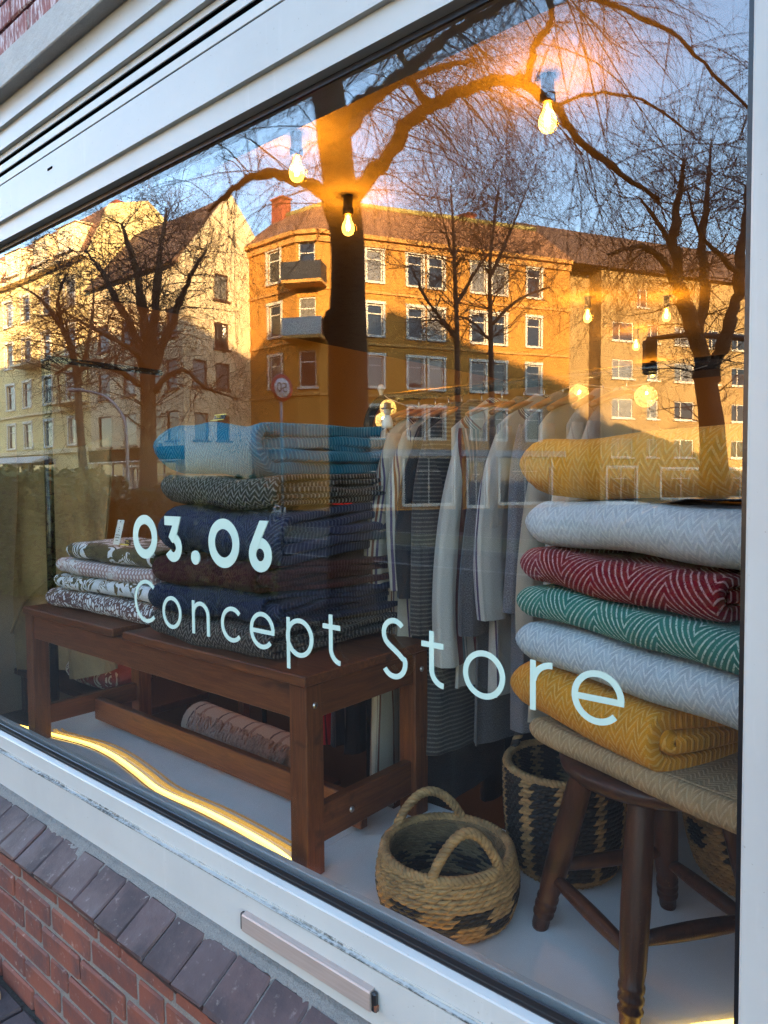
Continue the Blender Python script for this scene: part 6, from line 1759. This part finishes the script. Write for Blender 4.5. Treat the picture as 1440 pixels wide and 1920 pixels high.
# ------------------------------------------------------------------ hedge along the pavement
M['hedgeleaf'] = simple("hedge_leaf", (0.10, 0.135, 0.030), (0.19, 0.175, 0.055), 3.0, 0.6, rnd=0.0)
def hedge(name, label, x0, x1, y0, y1, h, n, seed):
    t = thing(name, label, "hedge", ((x0 + x1) / 2, (y0 + y1) / 2, 0), 0, "hedges on the pavement")
    rg = np.random.default_rng(seed)
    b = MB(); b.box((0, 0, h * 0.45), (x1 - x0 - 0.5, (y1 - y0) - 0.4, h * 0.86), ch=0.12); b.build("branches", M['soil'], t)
    P = rg.uniform(-0.5, 0.5, (n, 3)); k = rg.integers(0, 3, n); sgn = np.where(rg.random(n) < .5, -0.5, 0.5)
    for i in range(3):
        sel = k == i; P[sel, i] = sgn[sel] * (0.82 + 0.22 * rg.random(sel.sum()))
    P[:, 2] = np.maximum(P[:, 2], -0.5)
    C_ = np.stack([P[:, 0] * (x1 - x0), P[:, 1] * (y1 - y0), (P[:, 2] + 0.5) * h], 1)
    C_[:, 2] += 0.10 * np.sin(C_[:, 0] * 2.3) * (P[:, 2] + 0.5) + 0.06 * np.sin(C_[:, 0] * 7.1 + C_[:, 1] * 5)
    U = rg.normal(size=(n, 3)); U /= np.linalg.norm(U, axis=1, keepdims=True); W = np.cross(U, rg.normal(size=(n, 3))); W /= np.linalg.norm(W, axis=1, keepdims=True)
    sz = rg.uniform(0.018, 0.042, n)[:, None]
    V = np.stack([C_ - U * sz * 1.6, C_ + W * sz, C_ + U * sz * 1.6, C_ - W * sz], 1).reshape(-1, 3)
    me = bpy.data.meshes.new("leaves"); F = np.arange(4 * n).reshape(-1, 4)
    me.from_pydata(V.tolist(), [], F.tolist()); me.materials.append(M['hedgeleaf'])
    o = link("leaves", me, t); o['kind'] = 'stuff'; return t
hedge("hedge", "clipped green hedge on the pavement at the far left of the reflection", -13.6, -10.3, -4.9, -3.3, 1.72, 16000, 1)
hedge("hedge", "clipped green hedge beside the trunk of the weeping tree", -9.9, -7.6, -5.6, -4.2, 1.55, 9000, 2)
hedge("hedge", "low green hedge right of the weeping tree", -4.9, -2.0, -9.3, -8.3, 0.95, 8000, 3)

# ------------------------------------------------------------------ speed limit sign, street lamp, traffic signal
M['signred'] = simple("sign_red", (0.45, 0.015, 0.02), rough=0.5)
M['signwhite'] = simple("sign_white", (0.72, 0.72, 0.70), rough=0.5)
M['galv'] = simple("galvanised_steel", (0.32, 0.33, 0.34), (0.26, 0.27, 0.28), 8, 0.45, metal=0.6)
sg = thing("speed_limit_sign", "round red ringed speed limit sign with black 50 on a grey post", "sign", (-11.71, -9.36, 0), math.radians(92))
b = MB(); b.tube([(0, 0, -0.1), (0, 0, 2.0), (0, 0, 4.0)], 0.03, 10); b.build("post", M['galv'], sg)
RX = Matrix.Rotation(PI / 2, 3, 'X')
b = MB(); b.lathe([(0.0, -0.002), (0.298, -0.002), (0.30, 0.0), (0.298, 0.004), (0.0, 0.004)], 40, c=(0, -0.036, 3.67), M=RX); b.build("back_plate", M['galv'], sg)
b = MB(); b.lathe([(0.218, 0.0045), (0.295, 0.0045), (0.295, 0.007), (0.218, 0.007)], 40, c=(0, -0.036, 3.67), M=RX); b.build("red_ring", M['signred'], sg)
b = MB(); b.lathe([(0.0, 0.0045), (0.217, 0.0045), (0.217, 0.006), (0.0, 0.006)], 40, c=(0, -0.036, 3.67), M=RX); b.build("white_disc", M['signwhite'], sg)
me = text_mesh("digits", "50", 0.30, M['ink'], 0.002); link("digits", me, sg, loc=(0, -0.046, 3.67), rot=(PI / 2, 0, 0))
lp = thing("street_lamp", "grey street lamp with a curved arm before the white house", "lamp", (-18.5, -9.6, 0))
b = MB(); b.tube(smooth_path([(0, 0, -0.1), (0, 0, 1.5), (-0.02, 0, 2.8), (-0.14, 0.04, 3.5), (-0.5, 0.3, 4.05), (-0.98, 0.7, 4.25)], 40), [0.06 - 0.025 * i / 39 for i in range(40)], 10); b.build("pole", M['galv'], lp)
b = MB(); b.box((-1.14, 0.83, 4.26), (0.46, 0.16, 0.09), rot=2.45, ch=0.02); b.build("lamp_head", M['galv'], lp)
tl = thing("traffic_signal", "traffic signal hanging from a long curved arm at the right", "traffic light", (-3.2, -16.0, 0))
b = MB(); b.tube(smooth_path([(0, 0, -0.1), (0, 0, 3.0), (-0.05, 0.04, 4.1), (-0.4, 0.3, 4.5), (-1.5, 1.2, 4.66), (-2.3, 1.9, 4.58)], 50), [0.085 - 0.035 * i / 49 for i in range(50)], 10); b.build("mast_arm", M['blackiron'], tl)
b = MB(); b.box((-2.25, 1.86, 4.2), (0.26, 0.22, 0.72), rot=2.4, ch=0.03); b.build("signal_head", M['blackiron'], tl)
for k in range(3):
    b = MB(); b.lathe([(0, .012), (0.085, .012), (0.092, 0.0), (0.092, -.04)], 18, c=(-2.25 + 0.08, 1.86 - 0.09, 4.42 - 0.22 * k), M=Matrix.Rotation(PI / 2, 3, 'X') @ Matrix.Rotation(0.8, 3, 'Y')); b.build("lens", M['gasket'], tl)

# ------------------------------------------------------------------ parked cars
def carpaint(name, c): return simple(name, c, rough=0.25, spec=0.6)
M['cglass'] = simple("car_glass", (0.012, 0.014, 0.016), rough=0.04, spec=0.6)
M['tyre'] = simple("tyre_rubber", (0.015, 0.015, 0.015), rough=0.8)
M['rim'] = simple("alloy_rim", (0.45, 0.45, 0.46), rough=0.3, metal=0.8)
M['tail'] = simple("red_tail_lens", (0.35, 0.01, 0.01), rough=0.2)
M['head'] = simple("clear_head_lens", (0.6, 0.62, 0.64), rough=0.15)
def car(label, loc, rot, paint, est=True):
    t = thing("parked_car", label, "car", loc, rot, "cars parked along the street")
    # body: loft of cross-sections along x
    S = [(-2.15, 0.42, 0.60, 0.70), (-2.08, 0.30, 0.86, 0.80), (-1.6, 0.22, 0.94, 0.87), (-0.8, 0.20, 0.96, 0.89), (0.3, 0.20, 0.95, 0.89), (1.1, 0.20, 0.90, 0.88), (1.75, 0.24, 0.80, 0.84), (2.10, 0.30, 0.70, 0.74), (2.20, 0.40, 0.58, 0.60)]
    def loft(secs, n=20):
        vs = []; fs = []
        for x, zl, zh, w in secs:
            for k in range(n):
                a = 2 * PI * k / n; c, s = math.cos(a), math.sin(a)
                vs.append((x, w * math.copysign(abs(c) ** 0.45, c), (zl + zh) / 2 + (zh - zl) / 2 * math.copysign(abs(s) ** 0.5, s)))
        for i in range(len(secs) - 1):
            for k in range(n): fs.append((i * n + k, i * n + (k + 1) % n, (i + 1) * n + (k + 1) % n, (i + 1) * n + k))
        fs += [tuple(range(n - 1, -1, -1)), tuple((len(secs) - 1) * n + k for k in range(n))]
        return vs, fs
    b = MB(); b.add(*loft(S), 0, True); b.build("body", paint, t)
    rear = -2.0 if est else -1.7
    G = [(rear, 0.90, 0.98, 0.70), (rear + 0.25, 0.90, 1.36, 0.66), (-0.9, 0.90, 1.45, 0.68), (-0.1, 0.90, 1.45, 0.68), (0.45, 0.90, 1.34, 0.68), (1.15, 0.88, 0.93, 0.70)]
    b = MB(); b.add(*loft(G), 0, True); b.build("windows", M['cglass'], t)
    R = [(rear + 0.22, 1.345, 1.40, 0.60), (-0.9, 1.42, 1.475, 0.63), (-0.1, 1.42, 1.475, 0.63), (0.40, 1.335, 1.385, 0.60)]
    b = MB(); b.add(*loft(R), 0, True); b.build("roof", paint, t)
    for sy in (-1, 1):
        for x in (rear + 0.55, -0.55, 0.42):
            b = MB(); b.tube([(x - 0.08, sy * 0.715, 0.93), (x, sy * 0.70, 1.2), (x + 0.05, sy * 0.64, 1.41)], 0.028, 6); b.build("pillar", paint, t)
        b = MB(); b.box((0.75, sy * 0.93, 0.98), (0.12, 0.18, 0.12), ch=0.03); b.build("mirror", paint, t)
        b = MB(); b.box((2.08, sy * 0.55, 0.62), (0.16, 0.30, 0.12), ch=0.03); b.build("headlight", M['head'], t)
        b = MB(); b.box((-2.09, sy * 0.66, 0.74), (0.12, 0.16, 0.22), ch=0.03); b.build("tail_light", M['tail'], t)
        for x in (-1.32, 1.35):
            b = MB(); b.lathe([(0.19, -.10), (0.29, -.105), (0.315, -.08), (0.315, .08), (0.29, .105), (0.19, .10)], 24, c=(x, sy * 0.80, 0.315), M=RX); w = b.build("wheel", M['tyre'], t)
            b = MB(); b.lathe([(0.0, .07), (0.05, .08), (0.19, .06), (0.20, .09), (0.20, -.09), (0.0, -.07)], 20, c=(x, sy * 0.80, 0.315), M=RX); b.build("rim", M['rim'], w)
    return t
car("red parked car behind the hedges", (-17.2, -10.95, -0.12), 0.0, carpaint("red_car_paint", (0.28, 0.02, 0.03)))
car("dark parked car beyond the low hedge", (-3.6, -10.95, -0.12), PI, carpaint("dark_car_paint", (0.02, 0.016, 0.018)))
car("silver parked car before the ochre corner house", (-24.0, -17.9, -0.12), 0.0, carpaint("silver_car_paint", (0.35, 0.36, 0.37)), False)
car("dark blue parked car before the white gabled house", (-30.6, -17.9, -0.12), 0.0, carpaint("blue_car_paint", (0.02, 0.03, 0.06)))
